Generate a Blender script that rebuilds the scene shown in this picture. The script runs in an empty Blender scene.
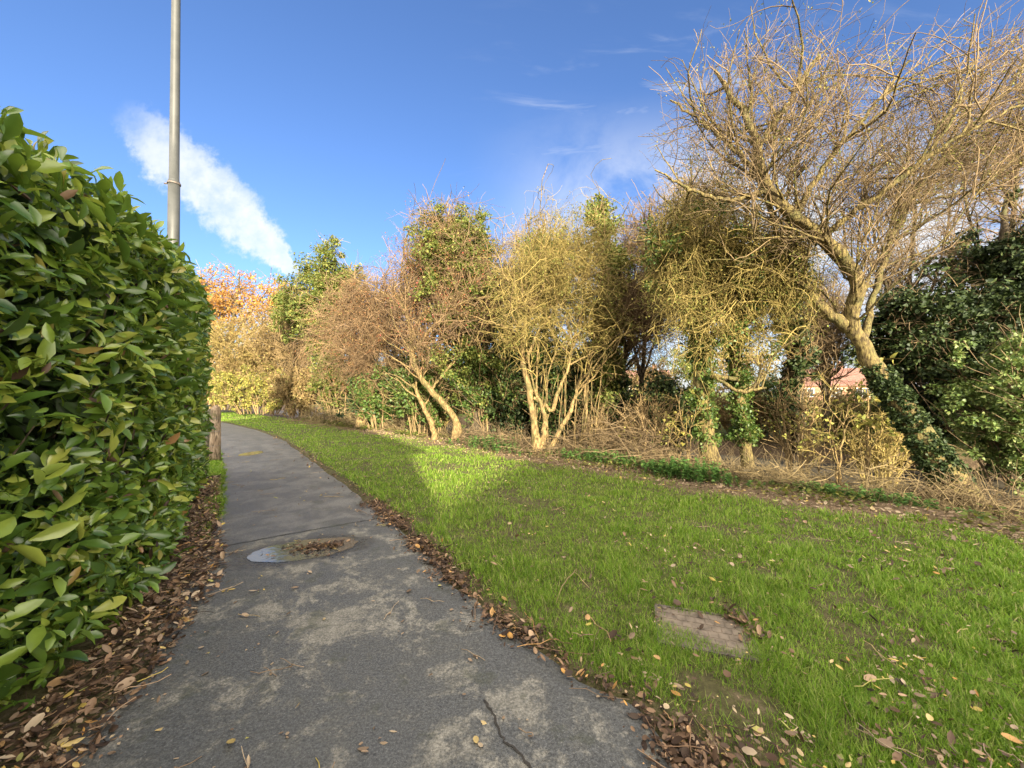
import bpy, math
import numpy as np
from mathutils import Vector

# ------------------------------------------------------------------ camera, sky, sun
SC = bpy.context.scene
COL = SC.collection
R_ = math.radians
F = 386.0                       # focal length in pixels of a 1024 wide frame
PITCH = R_(1.19)
CAMH = 1.6
EXPOSURE = 1.98
SKY_STRENGTH = 0.15
SUN_STRENGTH = 4.8
FILL_CLOUD = (11.4, 10.3, 8.6, 1)       # unseen cloud glow added as fill light for the shaded foreground
SUN_EL = R_(13.5)
SUN_DIR = np.array([0.33, -0.944, 0.0])      # horizontal direction towards the sun (behind the camera)
SUN_DIR /= np.linalg.norm(SUN_DIR)

cam_d = bpy.data.cameras.new('camera')
cam_d.sensor_width = 36.0
cam_d.lens = F / 1024 * 36.0
cam_d.clip_start = 0.05
cam_d.clip_end = 3000
cam = bpy.data.objects.new('camera', cam_d)
cam.location = (0, 0, CAMH)
cam.rotation_euler = (math.pi / 2 + PITCH, 0, 0)
COL.objects.link(cam)
SC.camera = cam

SC.view_settings.view_transform = 'Standard'
SC.view_settings.look = 'None'
SC.view_settings.exposure = EXPOSURE
SC.view_settings.gamma = 1.0
SC.view_settings.use_curve_mapping = False
SC.cycles.max_bounces = 6
SC.cycles.diffuse_bounces = 3
SC.cycles.glossy_bounces = 2
SC.cycles.transmission_bounces = 4
SC.cycles.transparent_max_bounces = 4
SC.cycles.use_denoising = True

sun_d = bpy.data.lights.new('sun', 'SUN')
sun_d.energy = SUN_STRENGTH
sun_d.angle = R_(0.55)
sun_d.color = (1.0, 0.88, 0.66)
sun = bpy.data.objects.new('sun', sun_d)
trav = Vector((-SUN_DIR[0] * math.cos(SUN_EL), -SUN_DIR[1] * math.cos(SUN_EL), -math.sin(SUN_EL)))
sun.rotation_euler = trav.to_track_quat('-Z', 'Y').to_euler()
sun.location = (10, -30, 20)
COL.objects.link(sun)


class NT:
    """small helper round a node tree"""
    def __init__(s, tree):
        s.t = tree
        s.n = tree.nodes
        s.l = tree.links

    def new(s, typ, **kw):
        n = s.n.new(typ)
        for k, v in kw.items():
            setattr(n, k, v)
        return n

    def put(s, sock, v):
        if hasattr(v, 'is_output'):
            s.l.new(v, sock)
        elif isinstance(v, (tuple, list)):
            sock.default_value = tuple(v) if len(v) != 3 or len(sock.default_value) == 3 else tuple(v) + (1,)
        else:
            sock.default_value = v

    def math(s, op, a, b=0.0, c=0.0, clamp=False):
        n = s.new('ShaderNodeMath', operation=op)
        n.use_clamp = clamp
        s.put(n.inputs[0], a); s.put(n.inputs[1], b); s.put(n.inputs[2], c)
        return n.outputs[0]

    def smooth(s, v, a, b, lo=0.0, hi=1.0):
        n = s.new('ShaderNodeMapRange', interpolation_type='SMOOTHSTEP')
        s.put(n.inputs['Value'], v)
        n.inputs['From Min'].default_value = a
        n.inputs['From Max'].default_value = b
        n.inputs['To Min'].default_value = lo
        n.inputs['To Max'].default_value = hi
        return n.outputs[0]

    def noise(s, vec, scale, detail=4, rough=0.55, dist=0.0):
        n = s.new('ShaderNodeTexNoise')
        if vec is not None:
            s.l.new(vec, n.inputs['Vector'])
        n.inputs['Scale'].default_value = scale
        n.inputs['Detail'].default_value = detail
        n.inputs['Roughness'].default_value = rough
        n.inputs['Distortion'].default_value = dist
        return n.outputs['Fac']

    def mix(s, f, a, b):
        n = s.new('ShaderNodeMix', data_type='RGBA')
        s.put(n.inputs[0], f); s.put(n.inputs[6], a); s.put(n.inputs[7], b)
        return n.outputs[2]

    def ramp(s, f, stops):
        n = s.new('ShaderNodeValToRGB')
        e = n.color_ramp.elements
        while len(e) < len(stops):
            e.new(0.5)
        for el, (p, c) in zip(e, stops):
            el.position = p
            el.color = tuple(c) + (1,)
        s.put(n.inputs[0], f)
        return n.outputs[0]


def build_world():
    w = bpy.data.worlds.new('World')
    SC.world = w
    w.use_nodes = True
    k = NT(w.node_tree)
    bg = k.n['Background']
    sky = k.new('ShaderNodeTexSky', sky_type='NISHITA')
    sky.sun_disc = False
    sky.sun_elevation = SUN_EL
    sky.sun_rotation = math.atan2(SUN_DIR[0], SUN_DIR[1])
    sky.altitude = 50
    sky.air_density = 1.0
    sky.dust_density = 0.6
    sky.ozone_density = 2.5
    tc = k.new('ShaderNodeTexCoord')
    sep = k.new('ShaderNodeSeparateXYZ')
    k.l.new(tc.outputs['Generated'], sep.inputs[0])
    x, y, z = sep.outputs
    yy = k.math('MAXIMUM', y, 0.05)
    a = k.math('DIVIDE', x, yy)
    b = k.math('DIVIDE', z, yy)
    front = k.smooth(y, 0.1, 0.3)
    comb = k.new('ShaderNodeCombineXYZ')
    k.l.new(a, comb.inputs[0]); k.l.new(b, comb.inputs[1])
    ab = comb.outputs[0]
    # long streak of cloud: along the line (-1.0,.73) -> (-.585,.345), narrowing to its low end
    ax, az, bx, bz = -1.02, 0.735, -0.575, 0.335
    ln = math.hypot(bx - ax, bz - az)
    ux, uz = (bx - ax) / ln, (bz - az) / ln
    nz1 = k.noise(ab, 7.0, 6, 0.62)
    nz2 = k.noise(ab, 26.0, 5, 0.6)
    wob = k.math('ADD', k.math('MULTIPLY', k.math('SUBTRACT', nz1, 0.5), 0.085), k.math('ADD', k.math('MULTIPLY', k.math('SUBTRACT', nz2, 0.5), 0.075), k.math('MULTIPLY', k.math('SUBTRACT', k.noise(ab, 75.0, 4, 0.6), 0.5), 0.03)))
    da, db = k.math('SUBTRACT', a, ax), k.math('SUBTRACT', b, az)
    t = k.math('DIVIDE', k.math('ADD', k.math('MULTIPLY', da, ux), k.math('MULTIPLY', db, uz)), ln)
    d = k.math('SUBTRACT', k.math('MULTIPLY', da, -uz), k.math('MULTIPLY', db, -ux))
    d = k.math('ABSOLUTE', k.math('ADD', k.math('ADD', d, 0.004), wob))
    t2 = k.math('ADD', t, k.math('MULTIPLY', wob, 1.2))
    wid = k.new('ShaderNodeFloatCurve')
    cv = wid.mapping.curves[0]
    pts = [(0.0, 0.42), (0.2, 0.62), (0.5, 0.66), (0.78, 0.6), (0.93, 0.32), (1.0, 0.14)]
    while len(cv.points) < len(pts):
        cv.points.new(0.5, 0.5)
    for p, q in zip(cv.points, pts):
        p.location = q
    wid.mapping.update()
    k.put(wid.inputs['Value'], t)
    width = k.math('MAXIMUM', k.math('MULTIPLY', wid.outputs[0], 0.128), 0.012)
    edge = k.smooth(k.math('DIVIDE', d, width), 1.08, 0.5)
    ends = k.math('MULTIPLY', k.smooth(t2, -0.06, 0.22), k.smooth(t2, 1.16, 0.97))
    body = k.smooth(k.math('ADD', nz1, k.math('MULTIPLY', nz2, 0.5)), 0.45, 1.0, 0.45, 1.0)
    streak = k.math('MULTIPLY', k.math('MULTIPLY', edge, ends), k.math('MULTIPLY', body, k.smooth(t, -.1, .6, .66, .96)))
    # thin cirrus wisps and the brighter broken cloud low on the right
    mp = k.new('ShaderNodeMapping')
    mp.inputs['Rotation'].default_value = (0, 0, R_(-38))
    mp.inputs['Scale'].default_value = (1.1, 4.5, 1)
    k.l.new(ab, mp.inputs['Vector'])
    ci = k.noise(mp.outputs[0], 2.6, 6, 0.6, 0.6)
    wis = k.math('MULTIPLY', k.smooth(ci, 0.52, 0.85), k.math('MULTIPLY', k.smooth(a, -0.25, 0.35), 0.55))
    wis = k.math('MULTIPLY', wis, k.smooth(b, 1.1, 0.75))
    low = k.noise(ab, 3.2, 6, 0.6, 0.4)
    lowm = k.math('MULTIPLY', k.smooth(low, 0.30, 0.56), k.math('MULTIPLY', k.smooth(a, -0.15, 0.3), k.smooth(b, 0.82, 0.40)))
    bank = k.math('MULTIPLY', lowm, k.smooth(a, 0.1, 0.8, .6, .95))
    cl = k.math('MAXIMUM', k.math('MAXIMUM', streak, wis), bank)
    cl = k.math('MULTIPLY', cl, front, clamp=True)
    skyc = k.mix(1.0, sky.outputs[0], (1, 1, 1))
    tint = k.new('ShaderNodeMix', data_type='RGBA', blend_type='MULTIPLY')
    tint.inputs[0].default_value = 1.0
    k.l.new(sky.outputs[0], tint.inputs[6])
    tint.inputs[7].default_value = (0.335, 0.385, 0.51, 1)
    cloudcol = (1.85, 1.9, 1.98, 1)
    out = k.mix(cl, tint.outputs[2], cloudcol)
    # added fill light: bright broken cloud out of view, overhead and behind the viewer
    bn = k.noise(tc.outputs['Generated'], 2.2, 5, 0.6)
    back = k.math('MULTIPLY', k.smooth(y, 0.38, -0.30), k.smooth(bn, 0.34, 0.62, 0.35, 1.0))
    out = k.mix(back, out, FILL_CLOUD)
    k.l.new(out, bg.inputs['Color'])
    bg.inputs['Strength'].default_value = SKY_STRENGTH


build_world()

# ------------------------------------------------------------------ measuring the photograph
FWD = np.array([0, math.cos(PITCH), math.sin(PITCH)])
UP = np.array([0, -math.sin(PITCH), math.cos(PITCH)])
CP = np.array([0, 0, CAMH])


def ray(px, py):
    return np.array([(px - 512) / F, 0, 0]) + FWD + UP * (384 - py) / F


def at(px, py, dep):
    """world point seen at a pixel at a distance of dep metres ahead"""
    return CP + ray(px, py) * dep


def gnd(px, py, z=0.0):
    r = ray(px, py)
    return CP + r * (z - CAMH) / r[2]


# ------------------------------------------------------------------ mesh helpers
RNG = np.random.default_rng(11)


def nrm(v):
    return v / np.maximum(np.linalg.norm(v, axis=-1, keepdims=True), 1e-9)


class Acc:
    def __init__(s):
        s.v, s.q, s.t, s.n = [], [], [], 0

    def add(s, v, quads=None, tris=None):
        v = np.asarray(v, float).reshape(-1, 3)
        if quads is not None and len(quads):
            s.q.append(np.asarray(quads).reshape(-1, 4) + s.n)
        if tris is not None and len(tris):
            s.t.append(np.asarray(tris).reshape(-1, 3) + s.n)
        s.v.append(v)
        s.n += len(v)
        return s

    def box(s, c, size, ax=None):
        """box with centre, size and optional three axes"""
        ax = np.eye(3) if ax is None else np.asarray(ax, float)
        sg = np.array([[x, y, z] for z in (-.5, .5) for y in (-.5, .5) for x in (-.5, .5)]) * np.asarray(size)
        s.add(np.asarray(c) + sg @ ax, [[0, 2, 3, 1], [4, 5, 7, 6], [0, 1, 5, 4], [2, 6, 7, 3], [0, 4, 6, 2], [1, 3, 7, 5]])
        return s

    def tubes(s, P, Rd, k=4, caps=False):
        P = np.asarray(P, float); Rd = np.asarray(Rd, float)
        n, m, _ = P.shape
        T = nrm(np.gradient(P, axis=1))
        ov = nrm(P[:, -1] - P[:, 0] + 1e-6)
        ref = nrm(np.cross(ov, RNG.normal(size=(n, 3))))[:, None, :]
        U = nrm(np.cross(T, np.broadcast_to(ref, T.shape)))
        W = np.cross(T, U)
        an = np.arange(k) / k * 2 * np.pi
        V = P[:, :, None] + Rd[:, :, None, None] * (U[:, :, None] * np.cos(an)[:, None] + W[:, :, None] * np.sin(an)[:, None])
        base = (np.arange(n) * m * k)[:, None, None]
        i = np.arange(m - 1)[None, :, None] * k
        j = np.arange(k)[None, None, :]
        j2 = (j + 1) % k
        q = np.stack([base + i + j, base + i + j2, base + i + k + j2, base + i + k + j], -1).reshape(-1, 4)
        s.add(V, q)
        if caps:
            nv = s.n - n * m * k
            tr = []
            for c in range(n):
                for o in (0, (m - 1) * k):
                    for e in range(1, k - 1):
                        tr.append([c * m * k + o, c * m * k + o + e, c * m * k + o + e + 1])
            s.t.append(np.array(tr) + nv)
        return s

    def lathe(s, c, prof, k=16):
        """rings of (z, radius) round a vertical axis, closed at both ends"""
        an = np.arange(k) / k * 2 * np.pi
        V = np.array([[c[0] + r * math.cos(a), c[1] + r * math.sin(a), c[2] + z] for z, r in prof for a in an])
        q = [[i * k + j, i * k + (j + 1) % k, (i + 1) * k + (j + 1) % k, (i + 1) * k + j] for i in range(len(prof) - 1) for j in range(k)]
        t = [[0, j + 1, j] for j in range(1, k - 1)] + [[(len(prof) - 1) * k, (len(prof) - 1) * k + j, (len(prof) - 1) * k + j + 1] for j in range(1, k - 1)]
        return s.add(V, q, t)

    def leaves(s, pos, axis, nor, size, tmpl):
        tv, tq, tt = tmpl
        a = nrm(axis)
        c = nrm(np.cross(nor, a))
        m = np.cross(a, c)
        size = np.asarray(size)
        if size.ndim == 1:
            size = size[:, None].repeat(3, 1)
        V = pos[:, None] + (size[:, 0, None, None] * tv[None, :, 0, None] * a[:, None]
                            + size[:, 1, None, None] * tv[None, :, 1, None] * c[:, None]
                            + size[:, 2, None, None] * tv[None, :, 2, None] * m[:, None])
        K = len(tv)
        off = (np.arange(len(pos)) * K)[:, None, None]
        q = (np.asarray(tq)[None] + off).reshape(-1, 4) if len(tq) else None
        t = (np.asarray(tt)[None] + off).reshape(-1, 3) if len(tt) else None
        return s.add(V, q, t)

    def build(s, name, mat, parent=None, smooth=True, loc=(0, 0, 0)):
        V = np.concatenate(s.v) if s.v else np.zeros((0, 3))
        Q = np.concatenate(s.q) if s.q else np.zeros((0, 4), int)
        T = np.concatenate(s.t) if s.t else np.zeros((0, 3), int)
        me = bpy.data.meshes.new(name)
        V = V - np.asarray(loc)
        if parent is not None:
            V = V - np.asarray(parent.get('_o', (0, 0, 0)))
        me.vertices.add(len(V))
        me.vertices.foreach_set('co', V.astype(np.float32).ravel())
        nl = Q.size + T.size
        me.loops.add(nl)
        me.loops.foreach_set('vertex_index', np.concatenate([Q.ravel(), T.ravel()]).astype(np.int32))
        me.polygons.add(len(Q) + len(T))
        st = np.concatenate([np.arange(len(Q)) * 4, len(Q) * 4 + np.arange(len(T)) * 3]).astype(np.int32)
        me.polygons.foreach_set('loop_start', st)
        me.polygons.foreach_set('use_smooth', np.full(len(Q) + len(T), smooth, bool))
        me.update(calc_edges=True)
        if mat is not None:
            me.materials.append(mat)
        o = bpy.data.objects.new(name, me)
        o.location = loc
        COL.objects.link(o)
        if parent is not None:
            o.parent = parent
        return o


def tag(o, label=None, cat=None, group=None, kind=None):
    if label: o['label'] = label
    if cat: o['category'] = cat
    if group: o['group'] = group
    if kind: o['kind'] = kind
    return o


ORIG = {}


def thing(name, loc, label, cat, group=None):
    o = bpy.data.objects.new(name, None)
    o.location = tuple(float(c) for c in loc)
    o['_o'] = tuple(float(c) for c in loc)
    o.empty_display_size = 0.2
    COL.objects.link(o)
    return tag(o, label, cat, group)


def vnoise(x, y, seed=0):
    """smooth value noise in the plane, about 0..1"""
    r = np.random.default_rng(seed)
    tab = r.random((256, 256))
    xi, yi = np.floor(x).astype(int), np.floor(y).astype(int)
    fx, fy = x - xi, y - yi
    fx, fy = fx * fx * (3 - 2 * fx), fy * fy * (3 - 2 * fy)
    g = lambda i, j: tab[i % 256, j % 256]
    return (g(xi, yi) * (1 - fx) + g(xi + 1, yi) * fx) * (1 - fy) + (g(xi, yi + 1) * (1 - fx) + g(xi + 1, yi + 1) * fx) * fy


def fbm(x, y, seed=0, o=3):
    return sum(vnoise(x * 2 ** i, y * 2 ** i, seed + i) * 0.5 ** i for i in range(o)) / sum(0.5 ** i for i in range(o))


# leaf shapes: (verts, quads, tris), length 1 along x, width along y
def broad_leaf(wid=0.36, fold=0.10, bend=0.12, rows=((0, 0.05), (.22, .75), (.5, 1.0), (.78, .68), (1, 0))):
    v, q, t = [], [], []
    for sx, w in rows:
        zb = -bend * sx * sx
        v += [(sx, -w * wid / 2, zb + fold * w * 0.5), (sx, 0, zb), (sx, w * wid / 2, zb + fold * w * 0.5)]
    for i in range(len(rows) - 1):
        q += [(i * 3, i * 3 + 3, i * 3 + 4, i * 3 + 1), (i * 3 + 1, i * 3 + 4, i * 3 + 5, i * 3 + 2)]
    return np.array(v, float), q, t


LAUREL = broad_leaf(0.42, 0.20, 0.30, ((0, .05), (.25, .6), (.58, 1.0), (.85, .66), (1, .06)))
ROUNDED = broad_leaf(0.62, 0.22, -0.25, ((0, .15), (.25, .85), (.65, 1.0), (.9, .6), (1, .1)))
CURLED = broad_leaf(0.42, 0.28, -0.35, ((0, .1), (.3, .9), (.65, .9), (1, .05)))
KITE = (np.array([(0, 0, 0), (.45, -.36, .09), (1, 0, -.05), (.45, .36, .09)], float), [], [(0, 1, 2), (0, 2, 3)])
IVY = (np.array([(0, 0, 0), (.12, -.42, .05), (.5, -.34, .05), (1, 0, -.08), (.5, .34, .05), (.12, .42, .05)], float), [(0, 1, 2, 3), (0, 3, 4, 5)], [])
BLADE = (np.array([(0, -.5, 0), (0, .5, 0), (.55, -.42, .10), (.55, .42, .10), (1, 0, .42)], float), [(0, 1, 3, 2)], [(2, 3, 4)])


# ------------------------------------------------------------------ materials
def material(name):
    m = bpy.data.materials.new(name)
    m.use_nodes = True
    k = NT(m.node_tree)
    return m, k, k.n['Principled BSDF'], k.n['Material Output']


def leafmat(name, stops, rough=0.5, spec=0.4, trans=0.3, tcol=None):
    m, k, p, out = material(name)
    g = k.new('ShaderNodeNewGeometry')
    tc = k.new('ShaderNodeTexCoord')
    col = k.ramp(g.outputs['Random Per Island'], stops)
    nz = k.noise(tc.outputs['Object'], 9.0, 3)
    hsv = k.new('ShaderNodeHueSaturation')
    k.l.new(col, hsv.inputs['Color'])
    k.put(hsv.inputs['Value'], k.smooth(nz, 0.25, 0.75, 0.8, 1.2))
    c = hsv.outputs[0]
    k.l.new(c, p.inputs['Base Color'])
    p.inputs['Roughness'].default_value = rough
    p.inputs['Specular IOR Level'].default_value = spec
    if trans:
        tr = k.new('ShaderNodeBsdfTranslucent')
        k.l.new(k.mix(0.5, c, tcol) if tcol else c, tr.inputs['Color'])
        mx = k.new('ShaderNodeMixShader')
        mx.inputs[0].default_value = trans
        k.l.new(p.outputs[0], mx.inputs[1]); k.l.new(tr.outputs[0], mx.inputs[2])
        k.l.new(mx.outputs[0], out.inputs['Surface'])
    return m


def barkmat(name, c1, c2, scale=14, island=0.0, rough=0.85):
    m, k, p, out = material(name)
    tc = k.new('ShaderNodeTexCoord')
    mp = k.new('ShaderNodeMapping')
    mp.inputs['Scale'].default_value = (1, 1, 0.35)
    k.l.new(tc.outputs['Object'], mp.inputs['Vector'])
    nz = k.noise(mp.outputs[0], scale, 5, 0.65)
    f = k.smooth(nz, 0.32, 0.68)
    if island:
        g = k.new('ShaderNodeNewGeometry')
        f = k.math('ADD', k.math('MULTIPLY', f, 1 - island), k.math('MULTIPLY', g.outputs['Random Per Island'], island))
    c = k.mix(f, tuple(c1) + (1,), tuple(c2) + (1,))
    if not island:
        big = k.noise(tc.outputs['Object'], 3.2, 4, 0.6)
        c = k.mix(k.smooth(big, .50, .62, 0, .7), c, (.085, .085, .03, 1))        # green algae
        mp2 = k.new('ShaderNodeMapping')
        mp2.inputs['Scale'].default_value = (1, 1, 0.16)
        k.l.new(tc.outputs['Object'], mp2.inputs['Vector'])
        fis = k.noise(mp2.outputs[0], 40, 3, 0.6)
        c = k.mix(k.smooth(fis, .50, .38, 0, .8), c, tuple(v * .35 for v in c1) + (1,))   # fissures
        nz = k.math('ADD', nz, fis)
    k.l.new(c, p.inputs['Base Color'])
    p.inputs['Roughness'].default_value = rough
    p.inputs['Specular IOR Level'].default_value = 0.2
    bp = k.new('ShaderNodeBump')
    bp.inputs['Strength'].default_value = 0.8
    bp.inputs['Distance'].default_value = 0.03
    k.l.new(nz, bp.inputs['Height'])
    k.l.new(bp.outputs[0], p.inputs['Normal'])
    return m


def plainmat(name, c1, c2, scale=6, rough=0.7, metal=0.0, bump=0.2):
    m, k, p, out = material(name)
    tc = k.new('ShaderNodeTexCoord')
    nz = k.noise(tc.outputs['Object'], scale, 5, 0.6)
    k.l.new(k.mix(k.smooth(nz, 0.3, 0.7), tuple(c1) + (1,), tuple(c2) + (1,)), p.inputs['Base Color'])
    p.inputs['Roughness'].default_value = rough
    p.inputs['Metallic'].default_value = metal
    bp = k.new('ShaderNodeBump')
    bp.inputs['Strength'].default_value = bump
    bp.inputs['Distance'].default_value = 0.01
    k.l.new(nz, bp.inputs['Height'])
    k.l.new(bp.outputs[0], p.inputs['Normal'])
    return m


M = {}
M['laurel'] = leafmat('laurel_leaf', [(0, (.03, .065, .012)), (.3, (.065, .125, .02)), (.62, (.125, .205, .03)), (.82, (.23, .30, .045)), (.985, (.34, .36, .07)), (.995, (.25, .13, .05))], 0.26, 0.6, 0.28, (.35, .5, .04, 1))
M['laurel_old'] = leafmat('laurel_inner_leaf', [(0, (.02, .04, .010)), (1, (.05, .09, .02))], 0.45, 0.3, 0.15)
M['ivy'] = leafmat('ivy_leaf', [(0, (.03, .06, .012)), (.5, (.06, .11, .02)), (.85, (.10, .14, .03)), (1, (.18, .19, .05))], 0.5, 0.35, 0.2, (.3, .4, .04, 1))
M['ivy_olive'] = leafmat('ivy_olive_leaf', [(0, (.05, .075, .015)), (.5, (.095, .125, .025)), (.85, (.16, .17, .04)), (1, (.26, .23, .07))], 0.62, 0.22, 0.25, (.4, .4, .05, 1))
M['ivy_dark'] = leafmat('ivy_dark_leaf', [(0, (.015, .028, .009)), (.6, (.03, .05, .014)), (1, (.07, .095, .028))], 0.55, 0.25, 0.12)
M['holly'] = leafmat('glossy_shrub_leaf', [(0, (.05, .09, .02)), (.5, (.10, .15, .04)), (.85, (.18, .22, .07)), (1, (.26, .28, .10))], 0.5, 0.3, 0.2, (.3, .4, .06, 1))
M['oak'] = leafmat('orange_autumn_leaf', [(0, (.26, .12, .03)), (.5, (.40, .20, .045)), (.85, (.48, .28, .07)), (1, (.33, .25, .07))], 0.6, 0.2, 0.35)
M['tanleaf'] = leafmat('tan_withered_leaf', [(0, (.13, .095, .04)), (.5, (.24, .17, .07)), (.85, (.33, .24, .10)), (1, (.22, .23, .07))], 0.7, 0.2, 0.35)
M['yellowleaf'] = leafmat('yellow_green_leaf', [(0, (.14, .16, .04)), (.5, (.26, .25, .055)), (1, (.38, .32, .08))], 0.6, 0.25, 0.35)
M['goldleaf'] = leafmat('gold_green_leaf', [(0, (.07, .085, .018)), (.5, (.15, .15, .035)), (.85, (.30, .25, .07)), (1, (.18, .22, .045))], 0.65, 0.2, 0.3)
M['redleaf'] = leafmat('red_brown_leaf', [(0, (.16, .06, .03)), (.5, (.26, .12, .05)), (.8, (.30, .19, .08)), (1, (.22, .2, .06))], 0.65, 0.2, 0.3)
M['haw'] = leafmat('dark_red_berry', [(0, (.18, .02, .02)), (1, (.30, .05, .03))], 0.4, 0.4, 0)
M['grass'] = leafmat('grass_blade', [(0, (.07, .15, .012)), (.4, (.145, .25, .022)), (.76, (.215, .325, .036)), (.9, (.31, .37, .075)), (1, (.42, .37, .18))], 0.55, 0.25, 0.4, (.28, .5, .03, 1))
M['weed'] = leafmat('broad_weed_leaf', [(0, (.05, .12, .03)), (.6, (.09, .19, .04)), (1, (.16, .26, .06))], 0.5, 0.3, 0.3)
M['litter'] = leafmat('fallen_leaf_brown', [(0, (.025, .016, .011)), (.4, (.075, .045, .027)), (.68, (.14, .085, .05)), (.87, (.25, .155, .09)), (.95, (.42, .29, .18)), (1, (.45, .24, .06))], 0.6, 0.35, 0.12)
M['pale_litter'] = leafmat('fallen_leaf_pale', [(0, (.12, .08, .05)), (.5, (.28, .20, .13)), (.8, (.42, .33, .22)), (.93, (.50, .36, .08)), (1, (.30, .34, .12))], 0.6, 0.35, 0.12)
M['bark_pale'] = barkmat('pale_yellow_bark', (.13, .09, .04), (.34, .24, .105), 22)
M['bark_moss'] = barkmat('mossy_bark', (.07, .05, .025), (.21, .165, .06), 22)
M['bark_dark'] = barkmat('dark_bark', (.045, .035, .022), (.12, .09, .055))
M['twig_gold'] = barkmat('golden_twig', (.09, .07, .022), (.37, .285, .095), 5, 0.75)
M['twig_tan'] = barkmat('tan_twig', (.10, .07, .035), (.34, .24, .115), 5, 0.75)
M['twig_red'] = barkmat('reddish_twig', (.085, .055, .033), (.29, .195, .105), 5, 0.75)
M['twig_grey'] = barkmat('grey_brown_twig', (.06, .044, .03), (.28, .20, .105), 5, 0.75)
M['brash'] = barkmat('dead_brushwood', (.05, .036, .022), (.25, .18, .10), 5, 0.8)
M['straw'] = barkmat('dry_grass_stem', (.06, .045, .025), (.29, .22, .11), 5, 0.8)
M['pole'] = plainmat('grey_painted_steel', (.034, .036, .034), (.050, .052, .049), 3, 0.55, 0.0, 0.05)
M['band'] = plainmat('rusty_band', (.07, .06, .05), (.13, .10, .08), 20, 0.6)
M['timber'] = barkmat('weathered_timber', (.20, .14, .09), (.40, .31, .22), 10)
M['timber_cap'] = barkmat('mossy_timber', (.10, .10, .07), (.25, .22, .15), 18)
M['concrete'] = plainmat('weathered_concrete', (.10, .08, .06), (.20, .16, .12), 14, 0.9, 0, 0.5)
M['roof'] = plainmat('red_roof_tile', (.13, .06, .045), (.21, .105, .08), 3, 0.85)
M['brick'] = plainmat('brick_wall', (.30, .15, .09), (.42, .24, .15), 5, 0.85)
M['render'] = plainmat('cream_render', (.52, .45, .36), (.62, .55, .45), 2, 0.85)
M['white'] = plainmat('white_frame', (.7, .7, .68), (.8, .8, .78), 2, 0.5)
M['glass'] = plainmat('window_glass', (.03, .035, .04), (.05, .055, .06), 2, 0.08)
M['wire'] = plainmat('dull_wire', (.12, .11, .10), (.2, .19, .18), 8, 0.5, 0.5)


def ground_material():
    m, k, p, out = material('ground_soil_and_turf')
    g = k.new('ShaderNodeNewGeometry')
    pos = g.outputs['Position']
    sep = k.new('ShaderNodeSeparateXYZ')
    k.l.new(pos, sep.inputs[0])
    w = k.math('MULTIPLY', k.math('ADD', sep.outputs[0], sep.outputs[1]), 0.7071)
    n1 = k.noise(pos, 1.3, 5, 0.6)
    n2 = k.noise(pos, 14.0, 5, 0.65)
    n3 = k.noise(pos, 70.0, 4, 0.6)
    turf = k.ramp(n2, [(.3, (.04, .034, .018)), (.5, (.075, .07, .028)), (.65, (.12, .095, .055)), (.8, (.17, .13, .08))])
    soil = k.ramp(k.math('ADD', k.math('MULTIPLY', n2, .6), k.math('MULTIPLY', n3, .4)), [(.3, (.055, .038, .024)), (.5, (.13, .09, .055)), (.62, (.22, .16, .095)), (.75, (.32, .25, .15))])
    ws = k.math('ADD', w, k.math('MULTIPLY', k.math('SUBTRACT', n1, .5), 1.2))
    c = k.mix(k.smooth(ws, 6.1, 6.8), turf, soil)
    field = k.ramp(n2, [(.3, (.10, .13, .03)), (.7, (.20, .22, .06))])
    c = k.mix(k.smooth(ws, 14.5, 16.0), c, field)
    k.l.new(c, p.inputs['Base Color'])
    p.inputs['Roughness'].default_value = 0.9
    p.inputs['Specular IOR Level'].default_value = 0.2
    bp = k.new('ShaderNodeBump')
    bp.inputs['Strength'].default_value = 0.8
    bp.inputs['Distance'].default_value = 0.03
    k.l.new(k.math('ADD', n2, k.math('MULTIPLY', n3, .5)), bp.inputs['Height'])
    k.l.new(bp.outputs[0], p.inputs['Normal'])
    return m


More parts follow.
